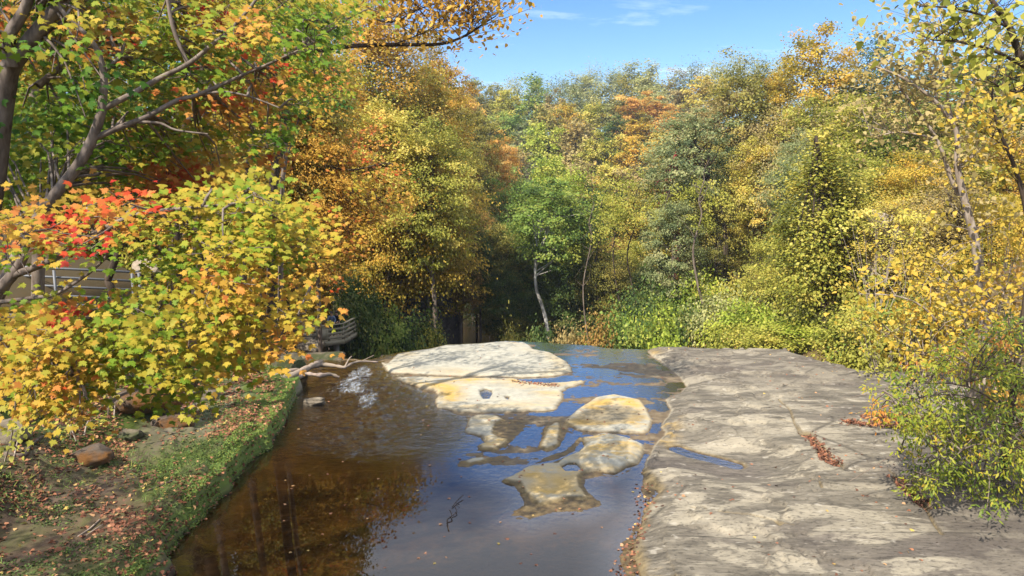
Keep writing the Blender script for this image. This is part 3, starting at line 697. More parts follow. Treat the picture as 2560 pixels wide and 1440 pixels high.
def put_tree(kind, px, top, wpx, d, colour, row, noun='tree', trunk_mat=None, name=None, label=None, group=None, basez=None):
    pt = P(px, top, d); x, y = pt[0], pt[1]
    bz = T(x, y) if basez is None else basez
    H = pt[2] - bz
    lim = {'shrub': (0.8, 7)}.get(kind, (6, 32))
    if H < lim[0]: bz = pt[2] - lim[0]; H = lim[0]
    if H > lim[1] : H = min(H, lim[1]); bz = pt[2] - H
    cm, tm, Hp, Rp = PROTO[kind][R0.randrange(len(PROTO[kind]))]
    o = empty(name or {'shrub': 'shrub'}.get(kind, 'tree'), (x, y, bz), None, 'shrub' if kind == 'shrub' else 'tree', group, R0.random() * 6.28)
    s = wpx * d / F / 2 / Rp; sz = H / Hp
    if sz > 1.35 * s and kind != 'shrub':
        sz = 1.35 * s; o.location.z = pt[2] - sz * Hp
    o.scale = (s, s, sz)
    link('trunk' if kind != 'shrub' else 'stems', tm, trunk_mat or (BARK if R0.random() < .6 else BARK_DARK), o, True)
    c = link('crown' if kind != 'shrub' else 'foliage', cm, LEAF[colour], o, True)
    if label: o['label'] = label
    else: TREES.append((o, row, colour, noun, px))
    return o
CR, UP, HALF, LOW, FOOT = ('along the skyline crest of the far hill', 'just below the skyline on the far hill', 'halfway up the far hill', 'low on the far hill', 'at the foot of the far hill')
GORGE, RS, LS, BACK, RSH, LSH, RT = ('in the shaded gorge beyond the ledge', 'on the sunlit right slope', 'on the left slope beyond the deck', 'in the wood behind the front maples', 'on the bushy slope right of the gorge', 'on the ivy bank right of the deck', 'above the right edge of the ledge')
def row(items, d, rw, jit=8):
    for it in items:
        kind, px, top, w, colr = it[:5]
        put_tree(kind, px, top, w, d + R0.uniform(-jit, jit), colr, rw, group='trees ' + rw)
row([('far_tall',1090,215,100,'olive green'),('far_round',1135,205,100,'straw'),('far_round',1185,198,100,'grey green'),('far_tall',1240,212,80,'olive green'),('far_wispy',1292,186,90,'pale olive'),
     ('far_tall',1345,190,60,'bright green'),('far_wispy',1400,186,90,'grey green'),('far_tall',1450,184,80,'pale olive'),('far_wispy',1482,160,70,'pale olive'),('far_wispy',1525,166,80,'grey green'),
     ('far_tall',1578,158,110,'pale olive'),('far_tall',1632,163,100,'pale olive'),('far_tall',1690,180,90,'straw'),('far_wispy',1732,148,90,'grey green'),('far_wispy',1788,142,90,'pale olive'),
     ('far_wispy',1850,122,90,'pale olive'),('far_wispy',1902,136,90,'grey green'),('far_wispy',1960,138,90,'pale olive')], 240, CR)
row([('far_round',1120,245,110,'straw'),('far_round',1170,240,110,'amber'),('far_round',1222,238,100,'olive green'),('far_round',1272,220,90,'yellow green'),('far_tall',1318,200,115,'bright green'),
     ('far_round',1395,232,100,'straw'),('far_tall',1438,222,90,'grey green'),('far_tall',1500,212,110,'pale olive'),('far_tall',1555,205,90,'olive green'),('far_round',1592,232,120,'orange'),
     ('far_round',1655,245,100,'orange'),('far_round',1712,218,110,'straw'),('far_round',1765,190,120,'yellow'),('far_tall',1625,215,100,'pale olive')], 200, UP)
row([('far_round',1140,300,120,'russet'),('far_round',1205,300,110,'olive green'),('far_round',1290,270,130,'bright green'),('far_round',1362,262,110,'olive green'),('far_round',1410,258,110,'golden'),
     ('far_round',1475,255,130,'yellow green'),('far_round',1535,288,80,'dark green'),('far_round',1600,290,130,'golden'),('far_round',1675,285,110,'orange'),('far_round',1740,275,110,'straw'),('far_round',1320,300,100,'grey green')], 170, HALF)
row([('far_round',1180,340,120,'olive green'),('far_round',1245,335,110,'orange'),('far_round',1295,360,90,'straw'),('far_round',1352,305,130,'lime green'),('far_tall',1440,300,130,'straw'),('far_round',1515,330,120,'yellow green'),
     ('far_round',1590,345,130,'golden'),('far_round',1655,330,120,'yellow'),('far_round',1480,345,100,'yellow green')], 145, LOW)
row([('bare',1325,375,100,'straw'),('far_round',1375,385,130,'lime green'),('far_round',1450,390,130,'straw'),('far_round',1525,395,140,'yellow'),('far_round',1600,400,140,'straw'),('far_round',1660,385,130,'yellow'),
     ('far_round',1270,400,120,'bright green'),('far_round',1700,420,120,'yellow green')], 118, FOOT)
row([('mid_tall',1422,415,180,'lime green'),('mid_round',1305,445,190,'bright green'),('mid_tall',1372,520,230,'bright green'),('mid_round',1480,500,200,'bright green'),('mid_tall',1250,520,150,'dark green'),
     ('mid_round',1545,520,170,'yellow green'),('mid_tall',1610,470,170,'yellow'),('mid_thin',1530,560,150,'russet'),('mid_round',1590,590,160,'olive green'),('mid_round',1660,520,160,'yellow green')], 78, GORGE, 5)
row([('mid_round',1320,640,170,'dark green'),('mid_round',1420,650,170,'dark green'),('mid_round',1490,640,150,'dark green'),('mid_layer',1550,660,170,'olive green'),('mid_layer',1265,660,120,'dark green'),('mid_round',1610,660,130,'dark green'),
     ('mid_round',1200,570,90,'dark green'),('mid_round',1260,600,150,'olive green'),('mid_round',1300,540,150,'bright green'),('mid_layer',1290,760,130,'olive green'),('mid_round',1250,560,150,'olive green'),('mid_layer',1330,560,170,'bright green'),('mid_round',1430,560,170,'bright green'),('mid_layer',1510,600,150,'olive green'),('mid_round',1580,600,140,'yellow green'),('mid_layer',1400,720,150,'olive green'),('mid_layer',1480,740,150,'dark green'),('mid_layer',1560,740,140,'russet'),('mid_round',1190,520,110,'russet')], 66, GORGE, 3)  # dark green leaf colours stand in for shade; sun reaches this gorge
row([('far_round',1125,590,120,'olive green'),('far_round',1180,565,120,'bright green'),('far_round',1235,580,120,'olive green'),('far_round',1290,590,110,'russet'),('far_round',1205,640,90,'grey green')], 154, 'at the gorge head behind the river pool', 2)
# right slope
row([('mid_tall',1715,285,200,'grey green'),('mid_round',1868,150,220,'olive green'),('mid_round',2045,68,235,'golden'),('mid_round',1945,180,160,'golden'),('mid_round',1780,330,170,'olive green'),('mid_tall',2195,85,170,'dark green'),('mid_round',1800,230,170,'straw'),
     ('mid_round',2110,180,190,'olive green'),('mid_round',2380,150,230,'dark green'),('mid_round',2280,200,200,'olive green')], 76, RS, 4)
row([('mid_round',1915,335,170,'yellow'),('mid_thin',1960,250,200,'straw'),('mid_round',2040,240,220,'yellow green'),('mid_round',1800,470,160,'olive green'),('mid_round',2140,230,230,'yellow green'),('mid_round',2250,290,210,'bright green'),
     ('mid_round',1690,500,150,'grey green'),('mid_round',2350,260,230,'olive green'),('mid_round',2480,180,220,'bright green'),('mid_round',1870,420,140,'yellow'),('mid_tall',2560,60,240,'olive green')], 57, RS, 3)
row([('mid_layer',2010,330,170,'grey green'),('mid_round',2180,390,220,'yellow green'),('mid_layer',2290,370,220,'golden'),('mid_round',2420,330,240,'yellow green'),('mid_layer',2530,340,200,'amber'),('mid_layer',1950,560,170,'yellow green')], 46, RS, 2)
row([('mid_thin',2240,480,220,'yellow'),('mid_thin',2370,450,240,'straw'),('mid_layer',2520,480,240,'golden'),('mid_thin',2300,580,220,'straw'),('mid_thin',2460,600,240,'yellow green'),('mid_layer',2600,560,240,'amber'),('bare',2420,420,200,'straw')], 35, RS, 1.5)
# left slope
row([('mid_round',1105,150,150,'amber'),('mid_tall',1060,60,170,'golden'),('mid_round',1180,270,130,'olive green'),('mid_round',1235,350,120,'orange'),('mid_round',1195,400,130,'russet'),('mid_round',1225,470,110,'dark green')], 86, LS, 4)
row([('mid_round',1060,170,220,'golden'),('mid_thin',980,40,230,'yellow'),('mid_round',1120,330,170,'yellow'),('mid_round',1010,290,220,'olive green'),('mid_tall',920,-60,220,'amber'),('mid_round',1150,560,130,'russet'),('mid_round',900,150,240,'yellow green'),('mid_round',1150,450,140,'yellow green'),('mid_round',860,480,240,'olive green'),('mid_round',930,690,170,'dark green'),('mid_round',1020,720,150,'dark green')], 66, LS, 4)
row([('mid_layer',1020,340,300,'golden'),('mid_round',1080,300,220,'yellow green'),('mid_round',950,250,260,'yellow'),('mid_layer',880,330,260,'orange'),('mid_round',800,140,240,'amber'),('mid_layer',930,430,230,'golden'),('mid_layer',760,450,220,'orange'),('mid_layer',1065,380,230,'golden'),('mid_layer',830,510,160,'amber'),('mid_layer',1010,530,130,'yellow green'),('mid_round',720,560,200,'golden')], 56, LS, 2)
# wood behind the front maples
row([('mid_round',700,120,300,'olive green'),('mid_layer',560,260,300,'orange'),('mid_round',400,60,330,'yellow green'),('mid_layer',250,300,300,'dark green'),('mid_round',100,100,330,'golden'),('mid_layer',60,350,300,'dark green'),('mid_round',690,-40,320,'amber'),('mid_layer',450,420,260,'golden'),
     ('mid_round',-60,250,300,'dark green'),('mid_layer',650,380,260,'golden'),('mid_round',550,-80,330,'golden'),('mid_round',250,-60,330,'olive green'),('mid_round',-40,-60,330,'yellow green'),('mid_round',700,-120,300,'yellow'),('mid_layer',330,420,260,'olive green'),('mid_layer',150,500,260,'dark green'),('mid_layer',560,560,240,'dark green'),('mid_round',640,520,200,'olive green'),('mid_layer',780,300,230,'amber')], 36, BACK, 3)

# label the hillside trees by colour and order along their row
ORD = ['first','second','third','fourth','fifth','sixth','seventh','eighth','ninth','tenth']
def label_rows():
    from collections import defaultdict
    dd = defaultdict(list)
    for o, rw, col, noun, px in TREES: dd[(rw, col, noun)].append((px, o))
    for (rw, col, noun), lst in dd.items():
        lst.sort(key=lambda t: t[0])
        for i, (px, o) in enumerate(lst):
            o['label'] = f"the only {col} {noun} {rw}" if len(lst) == 1 else f"{ORD[i]} {col} {noun} from the left {rw}"
# shrubs
def shrubs(items, d, rw, jit=1.5):
    for px, top, w, colr in items:
        put_tree('shrub', px, top, w, d + R0.uniform(-jit, jit), colr, rw, 'shrub', group='shrubs ' + rw)
shrubs([(1620,720,150,'dark green'),(1690,690,150,'bright green'),(1770,680,160,'lime green'),(1850,690,160,'yellow green'),(1920,700,160,'yellow')], 54, RSH)
shrubs([(1560,790,160,'bright green'),(1640,780,170,'lime green'),(1715,770,150,'dark green'),(1760,790,110,'yellow'),(1800,750,170,'pale olive'),(1880,750,180,'lime green'),(1960,740,170,'pale olive'),(1500,820,120,'russet'),(1330,815,120,'dark green'),(1410,825,120,'straw'),(1270,820,80,'olive green')], 44, RSH)
shrubs([(1960,820,180,'yellow green'),(2040,800,190,'lime green'),(2120,850,180,'bright green'),(2200,860,190,'dark green'),(2260,830,190,'yellow'),(1860,815,160,'yellow green')], 37, RSH)
shrubs([(2150,770,200,'yellow green'),(2260,750,200,'bright green'),(2380,760,220,'olive green'),(2500,740,220,'straw'),(2210,900,170,'russet'),(2340,850,220,'straw')], 30, RT)
shrubs([(905,730,130,'dark green'),(960,770,150,'bright green'),(1030,790,160,'dark green'),(930,820,150,'dark green'),(1000,840,150,'bright green'),(1075,815,110,'yellow green'),(880,700,120,'dark green')], 50, LSH)
label_rows()

# ------------------------------------------------------------------ boulders and cliffs
import bmesh
def boulder_mesh(name, size, seed, boxy=.62, rough=.16, rz=0.0, tilt=(0, 0), strata=0.0, sub=5, facets=11):
    bm = bmesh.new(); bmesh.ops.create_icosphere(bm, subdivisions=sub, radius=1.0)
    v = np.array([p.co[:] for p in bm.verts])
    v = np.sign(v) * np.abs(v) ** boxy
    o = seed * 13.7
    d = fbm(v[:, 0] * 1.1 + v[:, 2] * .7 + o, v[:, 1] * 1.1 - v[:, 2] * .6 + o, 1.0, 4) * rough + fbm(v[:, 0] * 3 + o, v[:, 1] * 3 + v[:, 2] * 4, 1.0, 3) * rough * .35
    v = v * (1 + d[:, None])
    if strata: 
        q = np.sin(v[:, 2] * 9 + 1.5 * fbm(v[:, 0] + o, v[:, 1], 1.2, 3)); v[:, :2] *= (1 + strata * np.sign(q) * np.abs(q) ** .4)[:, None]
    fr_ = np.random.RandomState(seed + 500)
    for _ in range(facets):
        nrm = fr_.randn(3); nrm /= np.linalg.norm(nrm); h_ = .62 + .28 * fr_.rand(); e_ = v @ nrm - h_ * np.abs(v @ nrm).max()
        v = v - np.clip(e_, 0, None)[:, None] * nrm * .93
    v = v * (1 + .035 * fbm(v[:, 0] * 6 + o, v[:, 1] * 6 + v[:, 2] * 5, 1.0, 3)[:, None])
    v = v * np.asarray(size) / 2 * 1.1
    for ang, (i, j) in ((tilt[0], (1, 2)), (tilt[1], (0, 2)), (rz, (0, 1))):
        c_, s_ = math.cos(ang), math.sin(ang); a_, b_ = v[:, i].copy(), v[:, j].copy(); v[:, i] = c_ * a_ - s_ * b_; v[:, j] = s_ * a_ + c_ * b_
    for p, c_ in zip(bm.verts, v): p.co = c_
    for f in bm.faces: f.smooth = True
    me = bpy.data.meshes.new(name); bm.to_mesh(me); bm.free(); return me
def boulder(name, loc, size, seed, mat, label, cat='boulder', group=None, **kw):
    o = link(name, boulder_mesh(name, size, seed, **kw), mat); o.location = V(loc); return tag(o, label, cat, group)
b0 = G(718, 905, .55); boulder('boulder', (b0[0] - .2, b0[1], .42), (1.9, 1.3, .95), 1, ROCK_MOSS, 'large dark boulder with layered top behind the driftwood', boxy=.75, rz=.25, tilt=(.05, -.12), strata=.05)
b0 = G(768, 880, .3); boulder('boulder', P(772, 868, 35.5), (1.5, 1.2, .8), 2, ROCK_GREY, 'smooth rounded brown boulder just below the wooden deck', rz=.05, rough=.1)
b0 = G(800, 893, .1); boulder('stone_slab', (b0[0] - .4, 30.4, -.02), (2.6, 1.3, .34), 3, ROCK_MOSS, 'low flat mossy stone slab between the big boulder and the white water', 'stone slab', rz=.15)
boulder('stone', (G(786, 1008)[0], G(786, 1008)[1], .06), (.66, .42, .30), 4, ROCK_GREY, 'small pale stone standing in the water at the tip of the bank', 'stone', strata=.05)
b0 = on_bank(355, 1040); boulder('boulder', (b0[0], b0[1] + .2, b0[2] + .42), (1.95, 1.1, .62), 5, ROCK_ORANGE, 'long angular slab with orange lichen under the maple leaves', boxy=.5, rough=.07, rz=.22, tilt=(0.1, .14))
b0 = on_bank(420, 1062); boulder('boulder', (b0[0] + .1, b0[1] + .1, b0[2] + .02), (1.0, .8, .5), 6, ROCK_ORANGE, 'rounded orange lichen stone propping up the long slab', boxy=.7, rz=.3)
b0 = on_bank(210, 1155); boulder('boulder', (b0[0], b0[1] + .15, b0[2] + .05), (.95, .6, .42), 7, ROCK_ORANGE, 'low half buried stone with an orange patch amid red leaf litter', boxy=.55, rz=.3, tilt=(.1, .1))
b0 = on_bank(20, 1105); boulder('boulder', (b0[0] - .1, b0[1] + .2, b0[2] + .15), (.8, .6, .6), 8, ROCK_GREY, 'brown stone behind the yellow leaved sapling at the picture edge', boxy=.6)
b0 = on_bank(310, 1090); boulder('boulder', (b0[0], b0[1] + .1, b0[2] - .02), (.8, .6, .34), 9, ROCK_MOSS, 'flat brown stone sunk in the moss below the long orange slab', boxy=.6)
b0 = on_bank(500, 1000); boulder('boulder', (b0[0], b0[1] + .2, b0[2] + .05), (.9, .6, .5), 10, ROCK_GREY, 'reddish brown stone beside the right end of the long orange slab', boxy=.65)
# cliffs
boulder('cliff_rock', P(2178, 640, 37) + np.array((.3, 1.2, 0)), (3.4, 3.0, 3.6), 11, ROCK_CLIFF, 'pale overhanging sandstone outcrop among yellow leaves on the right slope', 'rock outcrop', boxy=.6, tilt=(.25, .5), rough=.22, strata=.07)
boulder('cliff_rock', P(2192, 672, 35.2), (1.5, 1.0, 1.0), 12, ROCK_CLIFF, 'tan sandstone block tucked under the overhanging outcrop on the right slope', 'rock outcrop', boxy=.55, tilt=(.1, .6), rough=.2, strata=.05)
boulder('cliff_rock', P(1838, 600, 61), (2.6, 2.4, 1.3), 13, ROCK_GREY, 'grey rock face showing between dark trunks and ferns on the right slope', 'rock outcrop', boxy=.55, strata=.05)
boulder('shale_cliff', P(1108, 790, 66) + np.array((-1.2, 0, -1.5)), (6.0, 10, 10), 14, ROCK_SHALE, 'dark grey shale cliff face beside the river pool in the gorge', 'cliff', boxy=.55, strata=.05, rough=.12)
boulder('shale_cliff', P(1075, 770, 60) + np.array((-2.5, 0, -1.5)), (5.0, 6, 7), 15, ROCK_SHALE, 'lighter grey shale cliff half hidden by ivy right of the deck', 'cliff', boxy=.55, strata=.06, rough=.12)
boulder('rock_shelf', G(1215, 800, -10.6) + np.array((4, 30, 0)), (12, 4, 1.4), 16, ROCK_SHALE, 'dark flat rock shelf across the head of the river pool', 'rock', boxy=.5, rough=.1)

# ------------------------------------------------------------------ driftwood
def px_path(pts, z0, z1=None): 
    n = len(pts); return [G(a, b, z0 + ((z1 if z1 is not None else z0) - z0) * i / (n - 1)) for i, (a, b) in enumerate(pts)]
def zpath(pts): return [G(a, b, z) for a, b, z in pts]
def log(parts, label):
    mb = MB()
    for pts, r0, r1 in parts:
        q = smooth_path(pts, 4); rr = np.random.RandomState(int(abs(pts[0][0]) * 1000) % 997)
        mb.tube(q, [r0 + (r1 - r0) * i / (len(q) - 1) + .015 * rr.randn() * (r0 > .05) for i in range(len(q))], 8)
    o = mb.build('driftwood_log', DRIFT, None, True); return tag(o, label, 'log', 'driftwood at the tip of the bank')
log([(zpath([(655,952,.45),(690,945,.5),(728,940,.55),(760,925,.5),(785,912,.45),(802,905,.42)]), .17, .09),
     (zpath([(770,920,.5),(800,912,.35),(840,915,.28),(862,918,.25),(880,908,.3),(905,903,.3),(945,905,.2)]), .10, .03),
     (zpath([(862,918,.25),(872,898,.5),(880,890,.6)]), .04, .012), (zpath([(905,903,.3),(920,895,.42),(935,888,.55)]), .02, .008)], 'grey driftwood log with a long bent branch reaching over the white water')
log([(zpath([(648,955,.4),(672,948,.55),(715,930,.62),(745,925,.55),(760,930,.45)]), .12, .06)], 'reddish twisted driftwood limb lying on top of the logs')
log([(zpath([(690,950,.42),(740,945,.42),(765,935,.45),(800,938,.4),(825,936,.3),(848,943,.16)]), .12, .045)], 'lower brown driftwood limb pointing right over the brown water')
t = MB()
for pts, r in (([(1122,1325),(1118,1300),(1130,1290),(1124,1275)], .012), ([(1130,1290),(1142,1280),(1138,1268)], .009), ([(1130,1268),(1145,1250),(1158,1238)], .010), ([(1140,1258),(1150,1262)], .007)):
    t.tube(smooth_path([G(a, b, .02 + .02 * i) for i, (a, b) in enumerate(pts)], 3), r, 5)
tag(t.build('twig', BARK_DARK, None, True), 'thin dark forked twig sticking out of the still pond', 'twig')
t = MB()
t.tube(smooth_path([on_bank(a, b) + np.array((0, 0, .04)) for a, b in [(10,1140),(60,1142),(75,1120),(100,1100),(130,1087),(152,1092)]], 4), [.05 - .0015 * i for i in range(21)], 7)
t.tube(smooth_path([on_bank(a, b) + np.array((0, 0, .05)) for a, b in [(75,1120),(72,1090),(62,1070)]], 4), .02, 5)
tag(t.build('fallen_branch', BARK, None, True), 'crooked grey branch lying in leaf litter beside the yellow sapling', 'branch')
for k, (pts, lab) in enumerate([([(195,1345),(225,1325),(250,1302)], 'short pale stick pointing up out of a leaf pile on the bank'), ([(368,1230),(405,1215),(436,1202)], 'dark weathered stick lying across the moss in the middle of the bank'), ([(500,1300),(515,1340),(505,1372)], None)]):
    if lab is None: continue
    t = MB(); t.tube(smooth_path([on_bank(a, b) + np.array((0, 0, .03)) for a, b in pts], 4), .016, 5)
    if k == 0: t.tube([on_bank(215, 1342) + np.array((0, 0, .03)), on_bank(258, 1318) + np.array((0, 0, .06))], .010, 5)
    tag(t.build('stick', DRIFT if k == 0 else BARK, None, True), lab, 'stick')

# ------------------------------------------------------------------ wooden viewing deck
DC = [P(690, 822, 45.0), P(784, 819, 44.6), P(859, 813, 45.9), P(903, 798, 49.3)]
ZT = DC[1][2]; ZF = ZT - 1.02
cor = [np.array((p[0], p[1], 0)) for p in DC]
back = [np.array((cor[3][0] - 1.6, cor[3][1] + 1.6, 0)), np.array((cor[0][0] - .5, cor[3][1] + 1.2, 0))]
deck = empty('viewing_deck', (cor[1][0], cor[1][1], ZF), 'weathered grey wooden viewing deck jutting out beside the waterfall', 'viewing deck')
mb = MB(); poly = cor + back; n = len(poly)
for z in (ZF, ZF - .06): mb.v += [p + np.array((0, 0, z)) for p in poly]
mb.f += [list(range(n)), [2*n - 1 - i for i in range(n)]] + [[i, i + n, (i+1) % n + n, (i+1) % n][::-1] for i in range(n)]
mb.build('floor_boards', WOOD, deck)
up = lambda p, z: np.array((p[0], p[1], z))
for a, b in zip(cor[:-1], cor[1:]):
    out = np.array((b[1] - a[1], a[0] - b[0], 0)); out /= np.linalg.norm(out)
    m = MB(); m.bar(up(a, ZF - .16) + out * .05, up(b, ZF - .16) + out * .05, .30, .07); m.build('fascia_board', WOOD, deck)
    L = np.linalg.norm(b - a); k = max(1, int(round(L / 1.25)))
    for i in range(k + 1):
        q = a + (b - a) * i / k - out * .06
        m = MB(); m.box(up(q, ZF + .5), (.11, .11, 1.04), math.atan2(b[1] - a[1], b[0] - a[0])); m.build('post', WOOD, deck)
    for zz_, w in ((.18, .16), (.46, .16), (.74, .16)):
        m = MB(); m.bar(up(a, ZF + zz_) + out * .02, up(b, ZF + zz_) + out * .02, w, .045); m.build('rail_board', WOOD, deck)
    m = MB(); m.bar(up(a, ZT + .03), up(b, ZT + .03), .05, .2); m.build('cap_rail', WOOD, deck)
m = MB(); a, b = cor[1], cor[2]; out = np.array((b[1] - a[1], a[0] - b[0], 0)); out /= np.linalg.norm(out)
m.bar(up(a + (b - a) * .06, ZF + .47) + out * .065, up(a + (b - a) * .46, ZF + .47) + out * .065, .72, .03); m.build('sign_board', WOOD, deck)
m = MB(); a = back[0]; b = cor[3]
for zz_ in (.3, .6, .95): m.bar(up(a, ZF + zz_ + .1), up(b, ZF + zz_ + .1), .14, .05)
m.build('back_rail', WOOD_SHADED, deck)
pp = P(841, 860, 46.6)
m = MB(); m.tube([up(pp, -4.5), up(pp, ZF - .3)], .19, 14); m.build('pier', CONC, deck, True)
m = MB(); m.bar(up(pp + np.array((-1.6, .2, 0)), ZF - .2), up(pp + np.array((1.0, .4, 0)), ZF - .2), .2, .2); m.build('beam', WOOD_SHADED, deck)
# stairway behind the deck
st = empty('stairway', P(862, 775, 52), 'dark wooden stairway with handrails climbing the slope behind the deck', 'stairway')
s0 = P(905, 800, 51.5); s1 = P(842, 760, 53)
m = MB()
for i in range(9):
    q = s0 + (s1 - s0) * i / 8; m.box((q[0], q[1], q[2] - .9), (.34, 1.4, .06), 0)
m.build('treads', WOOD_SHADED, st)
for yy in (-.7, .7):
    m = MB()
    for hgt in (.0, -.35): m.bar(s0 + np.array((0, yy, hgt)), s1 + np.array((0, yy, hgt)), .1, .05)
    m.build('handrail', WOOD_SHADED, st)
    m = MB(); m.bar(s0 + np.array((0, yy, -1.05)), s1 + np.array((0, yy, -1.05)), .25, .05); m.build('stringer', WOOD_SHADED, st)
for q in (s0, (s0 + s1) / 2, s1):
    m = MB(); m.box(q + np.array((0, -.75, -.8)), (.1, .1, 1.7)); m.build('post', WOOD_SHADED, st)
nb = P(836, 752, 51); nbr = empty('notice_board', nb, 'pale grey notice board on a dark post behind the deck', 'notice board')
m = MB(); m.box(nb, (.34, .05, .5)); m.build('panel', GREYBOARD, nbr); m = MB(); m.box(nb + np.array((0, .06, -.6)), (.09, .06, 1.7)); m.build('post', WOOD_SHADED, nbr)

# ------------------------------------------------------------------ two people at the deck rail
def skin_obj(name, verts, edges, mat, parent, root=0, sub=2):
    me = bpy.data.meshes.new(name); me.from_pydata([v[:3] for v in verts], edges, [])
    o = link(name, me, mat, parent)
    o.modifiers.new('skin', 'SKIN')
    for i, v in enumerate(verts):
        r = v[3]; me.skin_vertices[0].data[i].radius = (r, v[4] if len(v) > 4 else r)
    me.skin_vertices[0].data[root].use_root = True
    m = o.modifiers.new('subdiv', 'SUBSURF'); m.levels = m.render_levels = sub
    return o
def person(loc, rz, label, jacket, trousers, lean=0.0):
    root = empty('person', loc, label, 'person', 'people on the deck', rz)
    l = lean
    J = [(0,0,.92,.13,.10),(0,-.02-l*.2,1.10,.125,.09),(0,-.04-l*.5,1.30,.14,.10),(0,-.05-l*.7,1.44,.085,.075),(0,-.06-l*.8,1.52,.052),(0,-.08-l,1.62,.085,.095),(0,-.08-l,1.72,.07,.08)]
    E = [(0,1),(1,2),(2,3),(3,4),(4,5),(5,6)]
    for s in (-1, 1):
        b = len(J)
        J += [(.17*s,-.05-l*.7,1.42,.06),(.24*s,-.10-l*.6,1.18,.048),(.16*s,-.34-l*.4,1.06,.036),(.13*s,-.42-l*.4,1.05,.032,.02)]
        E += [(3,b),(b,b+1),(b+1,b+2),(b+2,b+3)]
        for k in range(5):
            f = len(J); a = (k - 2) * .018
            J += [(.13*s+a,-.47-l*.4+.005*abs(k-2),1.045,.009),(.13*s+a*1.15,-.50-l*.4+.008*abs(k-2),1.03,.008)]; E += [(b+3,f),(f,f+1)]
        b = len(J)
        J += [(.10*s,0,.86,.085),(.11*s,-.02,.48,.058),(.11*s,.02,.09,.04),(.11*s,-.12,.04,.04,.03)]; E += [(0,b),(b,b+1),(b+1,b+2),(b+2,b+3)]
    skin_obj('body', J, E, SKIN, root)
    skin_obj('jacket', [(0,0,.90,.155,.12),(0,-.02-l*.2,1.10,.15,.115),(0,-.04-l*.5,1.30,.165,.125),(0,-.05-l*.7,1.44,.10,.09),(.17,-.05-l*.7,1.42,.075),(.24,-.10-l*.6,1.18,.064),(.165,-.33-l*.4,1.06,.05),(-.17,-.05-l*.7,1.42,.075),(-.24,-.10-l*.6,1.18,.064),(-.165,-.33-l*.4,1.06,.05)],
             [(0,1),(1,2),(2,3),(3,4),(4,5),(5,6),(3,7),(7,8),(8,9)], jacket, root)
    skin_obj('trousers', [(0,0,.95,.145,.115),(.10,0,.84,.10),(.11,-.02,.48,.074),(.11,.02,.10,.06),(-.10,0,.84,.10),(-.11,-.02,.48,.074),(-.11,.02,.10,.06)], [(0,1),(1,2),(2,3),(0,4),(4,5),(5,6)], trousers, root)
    h = link('hair', boulder_mesh('hair', (.19,.22,.17), 3, boxy=.95, rough=.06, sub=3, facets=0), HAIR, root); h.location = (0, -.05 - l, 1.70)
    return root
pa = P(829, 806, 46.4); person((pa[0], pa[1], ZF), .3, 'person in grey blue jacket standing at the deck rail', DENIM, TROUS, .05)
pb = P(845, 806, 46.8); person((pb[0], pb[1], ZF), -.2, 'person in black jacket leaning on the deck rail', NAVY, TROUS, .14)

# ------------------------------------------------------------------ pipe railing on the left slope
zb = P(200, 760, 20)[2]
pr = empty('pipe_railing', P(200, 765, 20), 'grey metal pipe railing glimpsed between the maple leaves', 'railing')
for ya, yb in ((664, 680), (686, 702), (709, 724), (733, 747), (755, 768)):
    m = MB(); m.tube([P(-120, ya - 5, 19.4), P(330, yb, 20.3)], .034, 8); m.build('rail', PIPE, pr, True)
for pxp in (-60, 135, 330, 347):
    m = MB(); q = P(pxp, 675 + (pxp + 60) * .03, 19.5 + pxp * .0023); m.tube([q - np.array((0, 0, 1.6)), q + np.array((0, 0, .06))], .038, 8); m.build('post', PIPE, pr, True)
for dz in (0, -.26, -.5):
    m = MB(); q = P(330, 680, 20.3) + np.array((0, 0, dz)); m.tube([q, q + np.array((.25, .5, 0)), q + np.array((.6, 1.3, -.75))], .034, 8); m.build('return_rail', PIPE, pr, True)
boulder('stone_block', P(115, 725, 24) + np.array((0, 0, -.1)), (2.6, .9, .5), 21, ROCK_CLIFF, 'sunlit pale stone block lying behind the pipe railing', 'stone block', boxy=.5, rough=.06)
boulder('stone_block', P(190, 762, 21.5), (1.6, .7, .35), 22, ROCK_GREY, 'grey stone step edge below the lowest pipe rail', 'stone block', boxy=.45, rough=.05)
boulder('boulder', P(385, 668, 26), (1.2, 1.0, .7), 23, ROCK_CLIFF, 'pale sunlit boulder just right of the pipe railing', boxy=.7)
sw = empty('wooden_steps', P(235, 762, 21), 'small flight of grey wooden steps below the pipe railing', 'steps')
for i in range(4):
    m = MB(); m.box(P(237, 772 - i * 6, 20.8 + i * .25), (.75, .28, .05), .25); m.build('tread', WOOD, sw)

